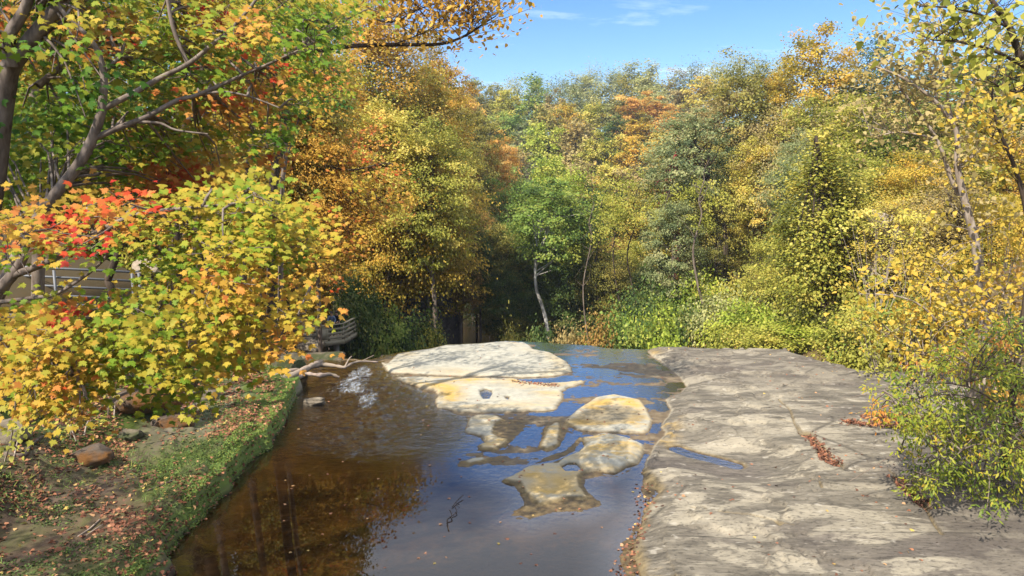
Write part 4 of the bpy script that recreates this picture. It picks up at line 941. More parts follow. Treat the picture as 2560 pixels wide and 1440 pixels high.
# ------------------------------------------------------------------ near trees built branch by branch
def px_branch(mb, pts, d0, d1, r0, r1, n=7):
    q = smooth_path([P(a, b, d0 + (d1 - d0) * i / (len(pts) - 1)) for i, (a, b) in enumerate(pts)], 4)
    mb.tube(q, [r0 + (r1 - r0) * i / (len(q) - 1) for i in range(len(q))], n, False); return q
def sprays(rng, items, size, tmpl, anchors=None, mb=None, up=.55, face=(.35, -.55), per=13, dens=1.0, leafpx=None, disc=.30, lvj=.07, flat=.22, bend=.3, nj=.28, lj=.30):
    """items: (px,py,rx,ry,d,dd,lv). leaves lie in small tilted layers hung on twigs."""
    C = []; Nn = []; Tt = []; S = []; L = []
    for (px, py, rx, ry, d, dd, lv) in items:
        lp = size * F / d
        n = int(dens * 3.14 * rx * ry / (lp * lp * .42)) + per
        ctr = P(px, py, d)
        k = max(1, n // per)
        for _ in range(k):
            a = rng.rand() * 6.28; q = math.sqrt(rng.rand())
            c = P(px + rx * q * math.cos(a), py + ry * q * math.sin(a), d + dd * rng.randn())
            nb_ = np.array((face[0], face[1], up)) + rng.randn(3) * nj
            nb_ /= np.linalg.norm(nb_)
            t1 = np.cross(nb_, (0.2, 0.1, 1)); t1 /= np.linalg.norm(t1); t2 = np.cross(nb_, t1)
            o = rng.randn(per, 2) * disc * .6
            pos = c + o[:, :1] * t1 + o[:, 1:] * t2 + rng.randn(per, 1) * nb_ * disc * flat
            outd = o[:, :1] * t1 + o[:, 1:] * t2
            C.append(pos); Nn.append(nb_ + rng.randn(per, 3) * lj); Tt.append(outd / .3 + np.array((0, -.1, -.75)) + rng.randn(per, 3) * .35)
            S.append(size * (.65 + .55 * rng.rand(per))); L.append(lv + .05 * rng.randn() + lvj * rng.randn(per))
            if mb is not None and rng.rand() < .6: mb.tube([c, (c + ctr) / 2 + rng.randn(3) * .08, ctr + rng.randn(3) * .1], [.003, .005, .007], 3, False)
        if mb is not None and anchors is not None and len(anchors):
            A = np.array(anchors); j = int(np.argmin(((A - ctr) ** 2).sum(1))); s = A[j]
            if .06 < np.linalg.norm(s - ctr) < 4.5:
                mb.tube(smooth_path([s, s * .5 + ctr * .5 + np.array((0, 0, .12)) + rng.randn(3) * .08, ctr], 2), [.022, .018, .014, .010, .007], 4, False)
    return np.concatenate(C), np.concatenate(Nn), np.concatenate(Tt), np.concatenate(S), np.concatenate(L)
def near_tree(name, base, label, cat, mb, leaves, tmpl, bmat, lmat, crown_name='crown', trunk_name='trunk', bend=.3):
    o = empty(name, base, label, cat)
    tk = link(trunk_name, mb.mesh(trunk_name), bmat, o); tk.location = -V(base)
    C, Nn, Tt, S, L = leaves
    c = link(crown_name, leaf_mesh(crown_name, C - np.asarray(base), Nn, Tt, S, tmpl, L, bend), lmat, o)
    return o
rng = np.random.RandomState(77)
# 1: the leaning young maple with the upper crown
mb = MB(); anc = []
def br(pts, d0, d1, r0, r1): anc.extend(px_branch(mb, pts, d0, d1, r0, r1)[2:])
br([(-40,800),(20,690),(70,590),(115,515),(190,420),(232,345),(255,275)], 9.0, 9.0, .088, .055)
br([(255,275),(260,200),(245,130),(215,85)], 9.0, 8.9, .055, .025)
br([(250,190),(275,165),(300,142)], 9.0, 9.2, .03, .015)
br([(236,345),(300,318),(370,290),(440,252),(500,235),(590,195),(660,165),(760,120)], 9.0, 9.8, .042, .014)
br([(258,272),(330,235),(400,195),(470,160),(530,112),(580,70),(640,0),(700,-90)], 9.0, 9.6, .04, .015)
br([(345,305),(400,308),(440,325),(520,335)], 9.2, 9.2, .022, .01)
br([(500,235),(560,230),(620,240),(700,270)], 9.5, 9.4, .02, .008)
br([(215,85),(150,20),(120,-80),(140,-250)], 8.9, 8.9, .028, .02)
br([(470,160),(430,60),(420,-60),(460,-250)], 9.4, 9.4, .028, .02)
def xmax(y): return np.interp(y, [-320, -40, 60, 150, 210, 300, 400, 500], [760, 990, 950, 890, 850, 750, 690, 560])
it = []
for i in range(235):
    y = rng.uniform(-60, 500); x = rng.uniform(-60, xmax(y) - 30)
    nz = float(fbm(np.array([x / 170.]), np.array([y / 110.]), 1.0, 3)[0]); n2 = float(fbm(np.array([x / 120. + 40]), np.array([y / 90.]), 1.0, 2)[0])
    lv = .43 + .26 * nz
    if n2 > .30: lv = .70 + .12 * rng.rand()
    if y > 380 and x > 330: lv = max(lv, .58 + .12 * rng.rand())
    if x < 330 and 200 < y < 460: lv = min(lv, .32 + .1 * rng.rand())
    it.append((x, y, rng.uniform(45, 85), rng.uniform(16, 32), rng.uniform(9.3, 14.5), .35, lv))
it += [(515,45,75,32,10.5,.2,.86),(545,60,40,20,10.3,.2,.9),(430,432,70,32,11,.2,.86),(340,425,40,20,11,.2,.84),(250,55,50,25,9.8,.2,.72),(300,70,45,22,9.8,.2,.74),(520,160,40,16,10.8,.2,.76),(310,320,40,22,11,.2,.78),(680,390,60,22,12,.2,.72),(640,210,40,18,11,.2,.70)]
for i in range(8): it.append((rng.uniform(-100, 500), rng.uniform(-130, -60), 80, 40, rng.uniform(10, 14), .5, .36 + .12 * rng.randn()))
near_tree('maple_tree', tuple(P(-40, 800, 9.0)), 'young maple with slender leaning grey trunk and green to orange upper leaves', 'tree', mb, sprays(rng, it, .10, MAPLE, anc, mb, dens=1.5, nj=.18, lj=.24, flat=.12, up=.7), MAPLE, BARK_MAPLE, LEAF['maple'])
# 2: maple with the low bright sprays
mb = MB(); anc = []
br([(-260,1000),(-140,860),(-40,760),(30,690),(60,640)], 8.2, 8.2, .10, .05)
br([(30,690),(130,650),(210,600),(330,540),(470,520),(600,510)], 8.2, 7.6, .045, .012)
br([(-40,760),(80,745),(140,735),(220,685),(262,648)], 8.2, 8.0, .03, .012)
br([(-40,780),(120,800),(300,790),(470,780),(640,790),(760,785)], 8.2, 7.6, .04, .008)
br([(-60,800),(80,880),(180,940),(220,1000)], 8.0, 7.2, .03, .008)
br([(300,790),(360,860),(430,930),(490,965)], 7.8, 7.2, .02, .006)
low = [(40,590,85,45,.68),(70,548,70,28,.76),(150,582,62,38,.93),(192,618,32,22,.95),(215,548,50,24,.74),(290,565,70,36,.72),(325,510,80,20,.90),(245,503,55,20,.64),(370,535,40,22,.62),
 (60,640,60,18,.36),(240,632,80,18,.42),(470,560,105,60,.52),(600,540,115,50,.54),(700,560,90,55,.56),(745,600,60,45,.58),(560,620,120,45,.47),(680,640,80,36,.45),(520,500,85,32,.54),(640,490,90,30,.52),
 (430,645,70,34,.38),(405,690,40,30,.33),(345,785,70,28,.36),(60,800,85,36,.46),(150,790,65,32,.70),(30,850,70,50,.66),(172,803,30,20,.90),(120,870,105,50,.60),(205,885,90,50,.50),(50,930,80,60,.66),(150,955,85,50,.70),(130,1005,85,40,.69),(80,990,70,45,.62),(225,935,70,45,.50),(200,1025,30,20,.64),
 (430,735,110,50,.60),(560,720,105,42,.70),(650,760,100,40,.64),(745,785,70,26,.62),(400,820,120,52,.52),(520,820,120,60,.57),(640,830,90,42,.66),(690,862,55,24,.72),(350,900,100,52,.46),(470,900,100,50,.52),(580,890,85,42,.58),(300,850,80,50,.50),(400,970,80,36,.40),(480,965,50,28,.44),(625,918,45,20,.64),(265,805,60,40,.52),(520,960,30,18,.50)]
it = [(a, b, c_, e, rng.uniform(7.0, 8.4), .22, lv - (.03 if .5 <= lv < .78 else .0)) for a, b, c_, e, lv in low]
near_tree('maple_tree', tuple(P(-260, 1000, 8.2)), 'maple whose low sprays of gold and red leaves hang over the bank', 'tree', mb, sprays(rng, it, .084, MAPLE, anc, mb, dens=2.25, face=(.22, -.55), up=.75, disc=.30, lvj=.06, nj=.16, lj=.22, flat=.12), MAPLE, BARK_MAPLE, LEAF['maple'])
# 3: older forked maple at the picture edge
mb = MB(); anc = []
br([(-70,900),(-40,600),(-10,400),(8,250),(22,180),(45,140),(110,60),(150,10),(190,-80)], 9.6, 9.2, .17, .07)
br([(30,165),(24,90),(70,0),(60,-140)], 9.3, 9.0, .085, .05)
br([(80,100),(130,72),(150,65)], 9.3, 9.5, .03, .012)
br([(95,215),(150,170),(230,118),(280,92)], 9.8, 10.5, .05, .02)
it = [(rng.uniform(-80, 300), rng.uniform(-120, 330), rng.uniform(45, 80), rng.uniform(18, 34), rng.uniform(8.6, 11), .3, .30 + .10 * rng.randn()) for i in range(34)]
def w2p(x, y, z):
    v = np.array((x, y, z - CAMZ)); dpt = v[1] * CP - v[2] * SP; return 1280 + F * v[0] / dpt, 720 - F * (v[1] * SP + v[2] * CP) / dpt
for i in range(60):  # unseen sprays beyond the left edge, added to shade the bank
    w = (rng.uniform(-14, -8.5), rng.uniform(3.5, 8.5), rng.uniform(8.5, 15)); a_, b_ = w2p(*w)
    it.append((a_, b_, .9 * F / w[1], .35 * F / w[1], w[1], .4, .34 + .1 * rng.randn()))
near_tree('maple_tree', tuple(P(-70, 900, 9.6)), 'older maple with thick forked grey trunk, dark green leaves and added unseen sprays', 'tree', mb, sprays(rng, it, .112, MAPLE, anc, mb, dens=.9), MAPLE, BARK_MAPLE, LEAF['maple'])
# 4: orange maple standing further back, its sprays reaching right
mb = MB(); anc = []
br([(560,860),(580,600),(600,420),(640,250),(700,120)], 34, 34, .2, .06)
br([(600,420),(700,440),(800,415),(880,425),(960,408),(1000,412)], 34, 33, .08, .012)
br([(590,520),(700,560),(800,520),(900,470)], 34, 33, .07, .012)
br([(640,250),(720,260),(820,240),(900,200)], 34, 33.5, .07, .012)
it = []
for i in range(120):
    y = rng.uniform(150, 720); xm = np.interp(y, [150, 250, 330, 400, 470, 560, 640, 720], [820, 800, 960, 980, 990, 960, 860, 850])
    x = xm - 360 * rng.rand() ** 1.3; nz = float(fbm(np.array([x / 130.]), np.array([y / 60.]), 1.0, 3)[0])
    it.append((x, y, rng.uniform(35, 75), rng.uniform(9, 18), rng.uniform(32, 36.5), .5, .69 + .16 * nz))
near_tree('maple_tree', tuple(P(560, 860, 34)), 'orange maple with flat layered sprays behind the yellow maple', 'tree', mb, sprays(rng, it, .19, MAPLE, anc, mb, dens=1.0, disc=.65, per=16, up=.8), MAPLE, BARK_DARK, LEAF['maple'])
# bare trunks standing in the wood behind
for k, (pts, d, r, lab) in enumerate([([(98,560),(94,500),(90,420),(86,300),(80,150)], 17, .13, 'straight grey brown trunk left of the leaning maple trunk'),
   ([(500,520),(508,300),(512,200),(516,120),(525,-40)], 19, .16, 'thick dark trunk behind the long right branch of the leaning maple'),
   ([(440,560),(455,500),(465,440),(470,300)], 24, .22, 'broad black trunk low behind the red maple spray'),
   ([(684,470),(694,410),(704,340),(712,200)], 26, .17, 'dark slanting trunk between green and orange maple leaves'),
   ([(706,470),(712,410),(716,340),(722,200)], 26.5, .09, 'thin pale trunk right beside the dark slanting trunk'),
   ([(520,520),(526,470),(530,380),(536,250)], 22, .10, 'slim grey trunk just above the yellow maple spray'),
   ([(612,470),(620,420),(628,330),(640,180)], 25, .12, 'dark trunk in shade left of the slanting trunk')]):
    mb = MB(); q = px_branch(mb, [(pts[0][0] - 6, pts[0][1] + 330)] + pts, d, d, r * 1.15, r * .6, 9)
    R1 = np.random.RandomState(k); it = [(pts[-1][0] + R1.uniform(-110, 110), pts[-1][1] + R1.uniform(-160, 60), 80, 34, d + R1.uniform(-1, 1.5), .5, .42 + .2 * R1.randn()) for i in range(9)]
    for j in range(5): a_ = q[-4 - 2 * j]; c_ = P(*it[j][:2], it[j][4]); mb.tube(smooth_path([a_, (a_ + c_) / 2 + np.array((0, 0, .3)), c_], 2), .03, 4, False)
    near_tree('tree', tuple(q[0]), lab, 'tree', mb, sprays(R1, it, .17, RHOMB, None, None, dens=.8), RHOMB, BARK if k in (0, 4, 5) else BARK_DARK, LEAF['maple'])

# ------------------------------------------------------------------ trees with a shape of their own beyond the ledge
def own_tree(label, d, trunk, r, bmat, crown_at, Hc, Rc, lmat, seed, leaf=.24, nclump=150, per=90, extra=(), cb=0.0, name='tree', tmpl=RHOMB, cat='tree', group=None, **kw):
    """trunk: picture polyline from the foot up; crown_at: pixel of the crown's middle"""
    R1 = np.random.RandomState(seed); mb = MB()
    q = px_branch(mb, trunk, d, d, r, r * .35, 8)
    foot = q[0].copy(); mb.tube([foot - np.array((0, 0, 3)), foot], r * 1.1, 8)
    for pts, r0, r1 in extra: px_branch(mb, pts, d - .3, d - .6, r0, r1, 5)
    c = P(crown_at[0], crown_at[1], d + .5)
    C, Nn, Tt, S, L, cc = crown(R1, Hc, Rc, cb, nclump, per, leaf, **kw)
    sh = c - np.array((0, 0, (cb + Hc) / 2)); C = C + sh; cc = cc + sh
    for i in R1.permutation(len(cc))[:26]:
        s = q[R1.randint(len(q) // 2, len(q))]; e = cc[i]
        mb.tube(smooth_path([s, s * .5 + e * .5 + R1.randn(3) * .2, e], 2), list(np.linspace(r * .3, .015, 5)), 4, False)
    o = near_tree(name, tuple(foot), label, cat, mb, (C, Nn, Tt, S, L), tmpl, bmat, lmat)
    if group: o['group'] = group
    return o
own_tree('green tree with crooked white sycamore trunk standing behind the ledge lip', 61, [(1372,860),(1366,805),(1352,755),(1342,728),(1338,690),(1339,650),(1342,620),(1338,590),(1330,540)], .19, BARK_WHITE,
         (1375,560), 7.5, 3.7, LEAF['bright green'], 401, .24, 130, 100, [([(1340,628),(1322,621),(1308,617),(1292,620)], .07, .02), ([(1308,617),(1300,612)], .03, .01)])
own_tree('dark crooked tree with grey green crown on the right slope beside the rock face', 58, [(1815,690),(1814,620),(1812,570),(1803,530),(1788,490),(1765,425),(1735,350)], .26, BARK_DARK,
         (1720,400), 8.5, 3.3, LEAF['grey green'], 402, .22, 130, 80, [([(1788,490),(1770,470),(1740,455)], .07, .02), ([(1765,425),(1790,390),(1800,360)], .08, .02)])
own_tree('thin tree whose trunk is wrapped in crimson vine on the right slope', 60, [(1692,640),(1694,580),(1696,520),(1695,470),(1692,430),(1690,380)], .24, BARK_VINE, (1650,520), 7.5, 2.0, LEAF['pale olive'], 403, .2, 80, 60,
         [([(1694,500),(1680,490),(1672,478)], .06, .02)])
own_tree('bushy column of yellow green vines smothering a tree at the ledge corner', 36, [(2062,880),(2060,800),(2058,700),(2062,560),(2050,420),(2040,340)], .20, BARK_DARK, (2050,590), 11.0, 1.9, LEAF['yellow green'], 404, .19, 210, 90, cb=0.0, clump=.3, flat=.8, rough=.35, shell=.55, top=.25, lvs=.26)
own_tree('dark green vine covered trunk on the shaded side of the yellow green column', 37.5, [(2118,870),(2115,780),(2118,650),(2110,520)], .18, BARK_DARK, (2110,640), 8.5, 1.15, LEAF['olive green'], 405, .18, 110, 70, clump=.36, flat=.9, rough=.3)
for k, (px, top, bot, d, r) in enumerate([(1745,540,700,52,.10),(1660,560,690,56,.09),(1500,560,760,62,.12),(1470,600,830,58,.07),(1255,640,760,70,.12),(1545,520,720,60,.08),(1580,560,700,60,.08)]):
    mb = MB(); q = px_branch(mb, [(px + 12, bot + 60), (px - 3, bot), (px - 12, (top + bot) / 2), (px + 9, top), (px + 2, top - 40), (px + 16, top - 90)], d, d, r, r * .4, 6)
    R1 = np.random.RandomState(60 + k)
    for j in range(7): s = q[R1.randint(8, len(q))]; mb.tube(smooth_path([s, s + np.array((R1.randn() * .6, 0, .7)), s + np.array((R1.randn() * 1.4, 0, 1.8))], 2), [r * .35, r * .28, r * .2, r * .12, .012], 4, False)
    it = [(px + R1.uniform(-60, 60), top + R1.uniform(-90, 40), 40, 26, d + R1.uniform(-1, 1), .4, .4 + .2 * R1.randn()) for i in range(7)]
    lab = ['slim pale trunk left of the dark crooked tree on the right slope', 'slim dark trunk among yellow leaves left of the crimson vine trunk', 'grey trunk with forked dark limbs in the gorge right of the white sycamore', 'thin pale leaning trunk low in the gorge right of the white sycamore',
           'dark trunk leaning over the river pool in the gorge', 'thin upright trunk in gold light at the right of the gorge', 'second thin upright trunk in gold light at the right of the gorge'][k]
    near_tree('tree', tuple(q[0]), lab, 'tree', mb, sprays(R1, it, .2, RHOMB, None, None, disc=.4, dens=.8), RHOMB, BARK if k in (0, 3) else BARK_DARK, LEAF['yellow green' if k not in (2, 4) else 'dark green'])

# ------------------------------------------------------------------ right foreground: sparse trees and the overhanging shrub
rng = np.random.RandomState(99)
def twigs(mb, q, R1, n, ln, r=.012):
    e_ = []
    for i in range(n):
        s = q[R1.randint(len(q) // 4, len(q))]; d_ = np.array((R1.randn(), R1.randn() * .6, .5 + .5 * R1.rand())); d_ /= np.linalg.norm(d_)
        m_ = s + d_ * ln * .5 + R1.randn(3) * .06; e = s + d_ * ln * (.7 + .6 * R1.rand()) + R1.randn(3) * .1
        mb.tube([s, m_, e], [r, r * .7, r * .35], 4, False); e_ += [m_, e]
    return e_
def sparse_tree(label, d, branches, n_leaf, leaf, lmat, bmat, seed, base_z=None, spread=.5):
    R1 = np.random.RandomState(seed); mb = MB(); tips = []
    first = None
    for pts, r0, r1 in branches:
        q = px_branch(mb, pts, d, d + R1.uniform(-.6, .6), r0, r1, 7)
        if first is None: first = q[0]
        if r0 < .3: tips += twigs(mb, q, R1, 26 if seed in (504, 505) else 14, .065 * d, .0006 * d) + list(q[len(q) // 2:])
    ft = first + np.array((.5 if seed == 504 else 0, .4, 0)); ft[2] = min(first[2] - .5, T(ft[0], ft[1]) - .4)
    mb.tube(smooth_path([ft, (ft + first) / 2 + np.array((.1, .1, 0)), first], 3), list(np.linspace(branches[0][1] * 1.6, branches[0][1], 7)), 8)
    A = np.array(tips); k = R1.randint(0, len(A), n_leaf)
    C = A[k] + R1.randn(n_leaf, 3) * spread
    Nn = R1.randn(n_leaf, 3) * .5 + np.array((-.1, -.35, .6)); Tt = R1.randn(n_leaf, 3) * .4 + np.array((0, 0, -.9))
    return near_tree('tree', tuple(first), label, 'tree', mb, (C, Nn, Tt, leaf * (.6 + .6 * R1.rand(n_leaf)), np.clip(.5 + .25 * R1.randn(n_leaf), 0, 1)), HEART, bmat, lmat)
sparse_tree('tall thin tree with pale forked stems and few tan leaves', 19, [([(2470,760),(2450,690),(2436,600),(2414,510),(2393,417),(2391,330),(2342,257),(2255,194),(2170,160)], .14, .02), ([(2391,330),(2398,278),(2425,222),(2464,140),(2480,60)], .06, .015),
   ([(2414,510),(2380,451),(2342,347),(2273,250),(2235,200)], .075, .015), ([(2391,330),(2370,250),(2372,150),(2360,60)], .05, .012), ([(2393,417),(2450,380),(2530,340)], .04, .01), ([(2342,347),(2250,330),(2180,345)], .035, .01), ([(2342,257),(2330,180),(2290,90)], .03, .01)], 3000, .15, LEAF['straw'], BARK_TWIG, 501, spread=.42)
sparse_tree('slender stem with golden leaves crossing the right picture edge', 15.5, [([(2580,640),(2560,500),(2530,400),(2500,330),(2480,240),(2500,160)], .06, .012), ([(2530,400),(2490,350),(2450,330)], .025, .008), ([(2560,500),(2590,430),(2600,340)], .03, .01)], 900, .13, LEAF['golden'], BARK_DARK, 502, spread=.35)
sparse_tree('low arching bare stems with scattered amber leaves above the shrub', 17, [([(2420,960),(2400,900),(2360,830),(2310,770),(2240,740),(2150,735)], .05, .01), ([(2430,960),(2420,860),(2405,760),(2380,690),(2330,650)], .04, .01), ([(2460,960),(2470,860),(2500,760),(2520,700)], .04, .01), ([(2400,900),(2330,890),(2260,850),(2200,840)], .03, .008), ([(2440,930),(2350,905),(2280,870)], .025, .008)], 2200, .13, LEAF['golden'], BARK_TWIG, 503, spread=.4)
sparse_tree('near dark branch with big yellow brown leaves in the upper right corner', 9.5, [([(2760,420),(2640,240),(2560,160),(2525,70),(2480,0),(2440,-80)], .07, .02), ([(2560,165),(2480,125),(2400,105),(2330,100)], .025, .008), ([(2525,70),(2460,40),(2380,20),(2300,15)], .02, .008), ([(2600,200),(2540,230),(2470,200)], .02, .006)], 750, .125, LEAF['yellow green'], BARK_DARK, 504, spread=.3)
sparse_tree('long bare branch with rusty leaves reaching into the sky at the upper left', 19, [([(270,700),(360,480),(500,270),(700,150),(850,118),(980,112),(1100,110),(1165,88),(1215,55),(1240,40)], .10, .012), ([(700,150),(820,70),(900,40),(980,55),(1050,20)], .05, .012), ([(1165,88),(1180,55),(1170,25)], .015, .006), ([(980,112),(1040,90),(1100,60),(1130,45)], .02, .006), ([(820,70),(880,-20),(960,-60)], .03, .01)], 2600, .15, LEAF['amber'], BARK_DARK, 505, spread=.35)
# overhanging shrub at the right
mb = MB(); anc = []
base = P(2650, 1150, 15.5)
for k in range(15):
    a_ = rng.uniform(0, 1); tgt = P(rng.uniform(2120, 2600), rng.uniform(880, 1240), rng.uniform(13.2, 16))
    q = smooth_path([base + rng.randn(3) * .25, base * .5 + tgt * .5 + np.array((0, 0, .7 + .5 * rng.rand())), tgt], 6)
    mb.tube(q, list(np.linspace(.028, .006, len(q))), 5, False); anc += q[3:]
it = []
def in_shrub(x, y):
    lo = np.interp(x, [2060, 2130, 2200, 2260, 2300, 2400, 2480, 2600], [1000, 1040, 1060, 1085, 1235, 1190, 1290, 1230]); hi = np.interp(x, [2060, 2200, 2280, 2380, 2480, 2600], [980, 985, 930, 870, 830, 800])
    return hi < y < lo
while len(it) < 125:
    x, y = rng.uniform(2180, 2600), rng.uniform(800, 1290)
    if in_shrub(x, y): it.append((x, y, 40, 20, rng.uniform(13.0, 16.0), .3, .48 + .16 * rng.randn()))
for k in range(9): it.append((2300 + 24 * k, 905 + rng.uniform(-30, 40), 40, 18, 14.8, .2, .82))
it += [(2200,1025,35,18,14.5,.15,.97),(2235,1040,30,16,14.5,.15,.95),(2180,1010,20,10,14.6,.1,.95),(2520,830,16,10,13,.1,1),(2500,870,12,8,13,.1,1)]
S_ = sprays(rng, it, .115, LANCE, anc, mb, dens=1.5, face=(-.25, -.6), up=.7, disc=.22, per=16, lvj=.12, flat=.5)
o = near_tree('shrub', tuple(base), 'overhanging leafy shrub with narrow yellow green leaves at the right edge', 'shrub', mb, S_, LANCE, BARK, LEAF['shrub'], 'foliage', 'stems')
# undergrowth on the right slope and hidden ground
def near_shrub(pts, label, colour, seed, size=.12, d=20, tmpl=HEART, dens=.8):
    R1 = np.random.RandomState(seed); px0 = sum(p[0] for p in pts) / len(pts); py0 = max(p[1] for p in pts); 
    if d is None: d = on_bank(px0, py0 + 30)[1]
    b_ = P(px0, py0 + 25, d); b_[2] = min(b_[2], T(b_[0], b_[1]) + .2) if px0 > 1280 else b_[2]
    mb = MB(); q0 = []
    it = [(a, b, rx, ry, d + R1.uniform(-.8, .8), .3, .5 + .16 * R1.randn()) for a, b, rx, ry in pts]
    for a, b, rx, ry, dd_, *_ in it:
        e = P(a, b, dd_); q = smooth_path([b_ + R1.randn(3) * .1, b_ * .4 + e * .6 + np.array((0, 0, .15)), e], 4); mb.tube(q, list(np.linspace(.02, .005, len(q))), 4, False); q0 += q[2:]
    return near_tree('shrub', tuple(b_), label, 'shrub', mb, sprays(R1, it, size, tmpl, q0, mb, dens=dens, face=(-.2, -.6), up=.6, disc=.3), tmpl, BARK_TWIG, LEAF[colour], 'foliage', 'stems')
R2 = np.random.RandomState(8)
def blob(px, py, w, h, n): return [(px + R2.uniform(-w, w), py + R2.uniform(-h, h), w * .38, h * .3) for _ in range(n)]
near_shrub(blob(2140,880,60,40,7) + blob(2100,850,30,30,3), 'bright green bush at the far right corner of the ledge', 'bright green', 701, .12, 29)
near_shrub(blob(2230,890,60,45,8), 'green bush with reddish leaves just left of the overhanging shrub', 'yellow green', 702, .12, 26)
near_shrub(blob(2300,830,70,60,9), 'loose yellow leaved bush above the overhanging shrub', 'yellow', 703, .11, 22.5, dens=.5)
near_shrub(blob(2430,760,90,70,12), 'golden bush between the thin forked tree and the overhanging shrub', 'straw', 704, .11, 21, dens=.45)
near_shrub(blob(2530,690,60,70,9), 'russet bush at the right picture edge below the slender stem', 'russet', 705, .12, 19, dens=.7)
near_shrub(blob(2200,760,80,60,10), 'yellow bush directly below the pale rock outcrop', 'yellow green', 706, .11, 27, dens=.8)
near_shrub(blob(2330,700,80,70,10), 'orange gold bush right of the pale rock outcrop', 'golden', 707, .11, 25, dens=.6)
near_shrub(blob(2520,560,80,90,10), 'dense gold bush high on the bank at the right picture edge', 'golden', 708, .13, 22)
near_shrub(blob(2230,560,80,40,8) + blob(2120,560,30,30,3), 'yellow sprays hanging over the top of the pale rock outcrop', 'yellow', 709, .14, 30)
near_shrub(blob(2500,960,60,50,8), 'bush of amber leaves behind the overhanging shrub', 'amber', 710, .12, 18)
near_shrub(blob(2680,880,150,90,16), 'amber bush cut by the right picture edge above the overhanging shrub', 'amber', 711, .12, 19.5, dens=.8)
near_shrub(blob(2720,640,170,90,16), 'straw coloured thicket cut by the right picture edge below the slender stem', 'straw', 712, .13, 23, dens=.8)
# saplings on the left bank
near_shrub([(30,1075,30,20),(55,1095,28,18),(25,1115,18,12)], 'small yellow leaved sapling at the left picture edge', 'yellow green', 721, .12, None, dens=1)
near_shrub([(170,1050,18,12),(240,1052,30,10),(165,1070,12,10)], 'little yellow leaved twig in front of the long orange slab', 'yellow green', 722, .12, None, dens=1)
near_shrub([(275,985,26,30),(300,1010,20,20),(250,1000,20,20)], 'dim shade plant with pale leaves left of the long orange slab', 'olive green', 723, .12, None, dens=.6)

# ------------------------------------------------------------------ fallen leaves, ground cover, grass
def scatter(name, n, sampler, zf, size, tmpl, mat, lvf, label, tiltn=.35, lift=.012, kind='stuff', seed=1, bend=.5, upright=0.0):
    R1 = np.random.RandomState(seed); x, y = sampler(R1, n); z = zf(x, y); n = len(x)
    C = np.stack([x, y, z + lift + .012 * R1.rand(n)], 1)
    Nn = np.array((0, 0, 1.0)) + R1.randn(n, 3) * tiltn; a = R1.rand(n) * 6.28
    Tt = np.stack([np.cos(a), np.sin(a), np.full(n, upright)], 1)
    me = leaf_mesh(name, C, Nn, Tt, size * (.6 + .6 * R1.rand(n)), tmpl, lvf(R1, x, y), bend)
    return tag(link(name, me, mat), label, None, None, kind)
def bank_sampler(thr, sc, off=0, lo=.12, hi=6.5):
    def f(R1, n):
        m = n * 8; y = 6.5 + 26 * R1.rand(m) ** 1.5; x = -15 + 11.5 * R1.rand(m)
        s = poly_sd(x, y, BANK_POLY); k = fbm(x + off, y - off, sc, 4) + .12 * R1.randn(m)
        ok = (s > lo) & (s < hi) & (k > thr) & (x / y > -.80); i = np.where(ok)[0][:n]; return x[i], y[i]
    return f
scatter('fallen_leaves', 12000, bank_sampler(-.02, .9), bank_z, .10, MAPLE, LEAF['litter'], lambda R1, x, y: .42 + .22 * R1.randn(len(x)), 'red brown fallen maple leaves drifted over the left bank', .5, seed=31)
scatter('fallen_leaves', 2200, bank_sampler(-9, .9), bank_z, .10, MAPLE, LEAF['litter'], lambda R1, x, y: .62 + .25 * R1.randn(len(x)), 'single bright fallen maple leaves strewn across the mossy bank', .4, seed=32)
scatter('ground_cover', 22000, bank_sampler(.06, .75, 40, .05, 5), bank_z, .045, HEART, LEAF['cover'], lambda R1, x, y: .38 + .2 * R1.randn(len(x)) + .25 * fbm(x, y, .5, 2), 'small green creeping plants and moss on the left bank', .7, .02, seed=33)
def edge_sampler(R1, n):
    m = n * 14; y = 7 + 17 * R1.rand(m); x = -9 + 6 * R1.rand(m); s = poly_sd(x, y, BANK_POLY); k = fbm(x, y, .8, 3)
    i = np.where((s > -.0) & (s < .5 + .6 * k) & (k > -.02))[0][:n]; return x[i], y[i]
scatter('ground_cover', 13000, edge_sampler, bank_z, .045, HEART, LEAF['cover'], lambda R1, x, y: .75 + .14 * R1.randn(len(x)), 'bright green creeping plants spilling over the stone lip of the bank', .7, .03, seed=34)
scatter('grass', 9000, bank_sampler(.16, .6, 90, .3, 7), bank_z, .16, np.array([(0,0),(.04,.4),(.015,1),(-.015,1),(-.04,.4)]), LEAF['cover'], lambda R1, x, y: .62 + .2 * R1.randn(len(x)), 'tufts of thin grass on the left bank', .8, .07, seed=35, upright=1.1)
def ledge_sampler(R1, n):
    y = 9 + 24 * R1.rand(n * 6) ** 1.3; x = y * (-.2 + .85 * R1.rand(n * 6)); s = poly_sd(x, y, RIGHT); k = fbm(x, y, .7, 3) + .004 * 0
    z = ledge_z(x, y); i = np.where((z > .005) & (k + .35 * R1.randn(len(x)) > .15))[0][:n]; return x[i], y[i]
scatter('fallen_leaves', 420, ledge_sampler, ledge_z, .085, MAPLE, LEAF['litter'], lambda R1, x, y: .5 + .3 * R1.randn(len(x)), 'single dry leaves scattered over the sandstone ledge', .35, .008, seed=36)
def along(lines, w):
    def f(R1, n):
        X = []; Y = []
        for i in range(n):
            ln = lines[R1.randint(len(lines))]; k = R1.randint(len(ln) - 1); t_ = R1.rand(); p = np.asarray(ln[k][:2]) * (1 - t_) + np.asarray(ln[k + 1][:2]) * t_
            X.append(p[0] + w * R1.randn()); Y.append(p[1] + w * R1.randn())
        return np.array(X), np.array(Y)
    return f
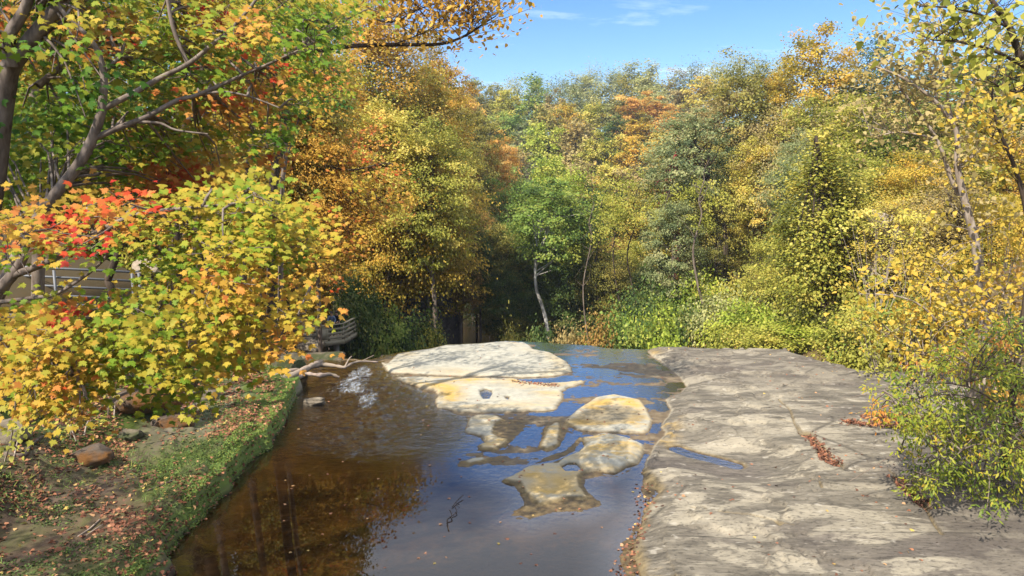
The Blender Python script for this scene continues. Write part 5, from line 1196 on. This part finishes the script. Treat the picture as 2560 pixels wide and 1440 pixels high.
scatter('fallen_leaves', 900, along([DEBRIS1, DEBRIS2, DEBRIS1], .09), ledge_z, .085, MAPLE, LEAF['litter'], lambda R1, x, y: .25 + .22 * R1.randn(len(x)), 'dark wet leaves packed into two clefts of the grey slab', .6, .02, seed=37)
PILE = [[G(a, b, .3)[:2] for a, b in [(2120,1060),(2180,1064),(2250,1066)]], [G(a, b, .3)[:2] for a, b in [(2180,1050),(2240,1045),(2330,1050)]]]
scatter('fallen_leaves', 1100, along(PILE, .16), ledge_z, .085, MAPLE, LEAF['litter'], lambda R1, x, y: .40 + .22 * R1.randn(len(x)), 'drift of red brown leaves on the slab beneath the shrub', .6, .03, seed=38)
SK = [[G(a, b, .02)[:2] for a, b in [(1610,1210),(1618,1260),(1600,1320),(1575,1375),(1560,1440),(1555,1540)]], [G(a, b, .02)[:2] for a, b in [(1285,958),(1350,962),(1390,968)]]]
scatter('fallen_leaves', 420, along(SK, .12), lambda x, y: np.maximum(ledge_z(x, y), .0), .075, MAPLE, LEAF['litter'], lambda R1, x, y: .38 + .25 * R1.randn(len(x)), 'dark and pale leaves caught along the muddy water edge', .4, .012, seed=39)
def pond(R1, n):
    p = np.array([G(R1.uniform(700, 1600), R1.uniform(930, 1430))[:2] for _ in range(n)]); return p[:, 0], p[:, 1]
scatter('floating_leaves', 90, pond, lambda x, y: np.maximum(ledge_z(x, y), .0), .085, MAPLE, LEAF['litter'], lambda R1, x, y: .62 + .25 * R1.randn(len(x)), 'lone leaves floating on the stream water', .06, .01, seed=40)

# ------------------------------------------------------------------ thin air between the camera and the far hill
m = MB(); m.box((0, 130, 30), (520, 420, 86))
hz, hn, hl, ho = new_mat('thin_haze'); pv = hn.new('ShaderNodeVolumePrincipled')
pv.inputs['Color'].default_value = (.80, .88, 1.0, 1); pv.inputs['Density'].default_value = .00028; pv.inputs['Anisotropy'].default_value = .2
hl.new(pv.outputs[0], ho.inputs['Volume'])
tag(m.build('haze', hz), 'thin pale autumn haze over the valley', None, None, 'stuff')
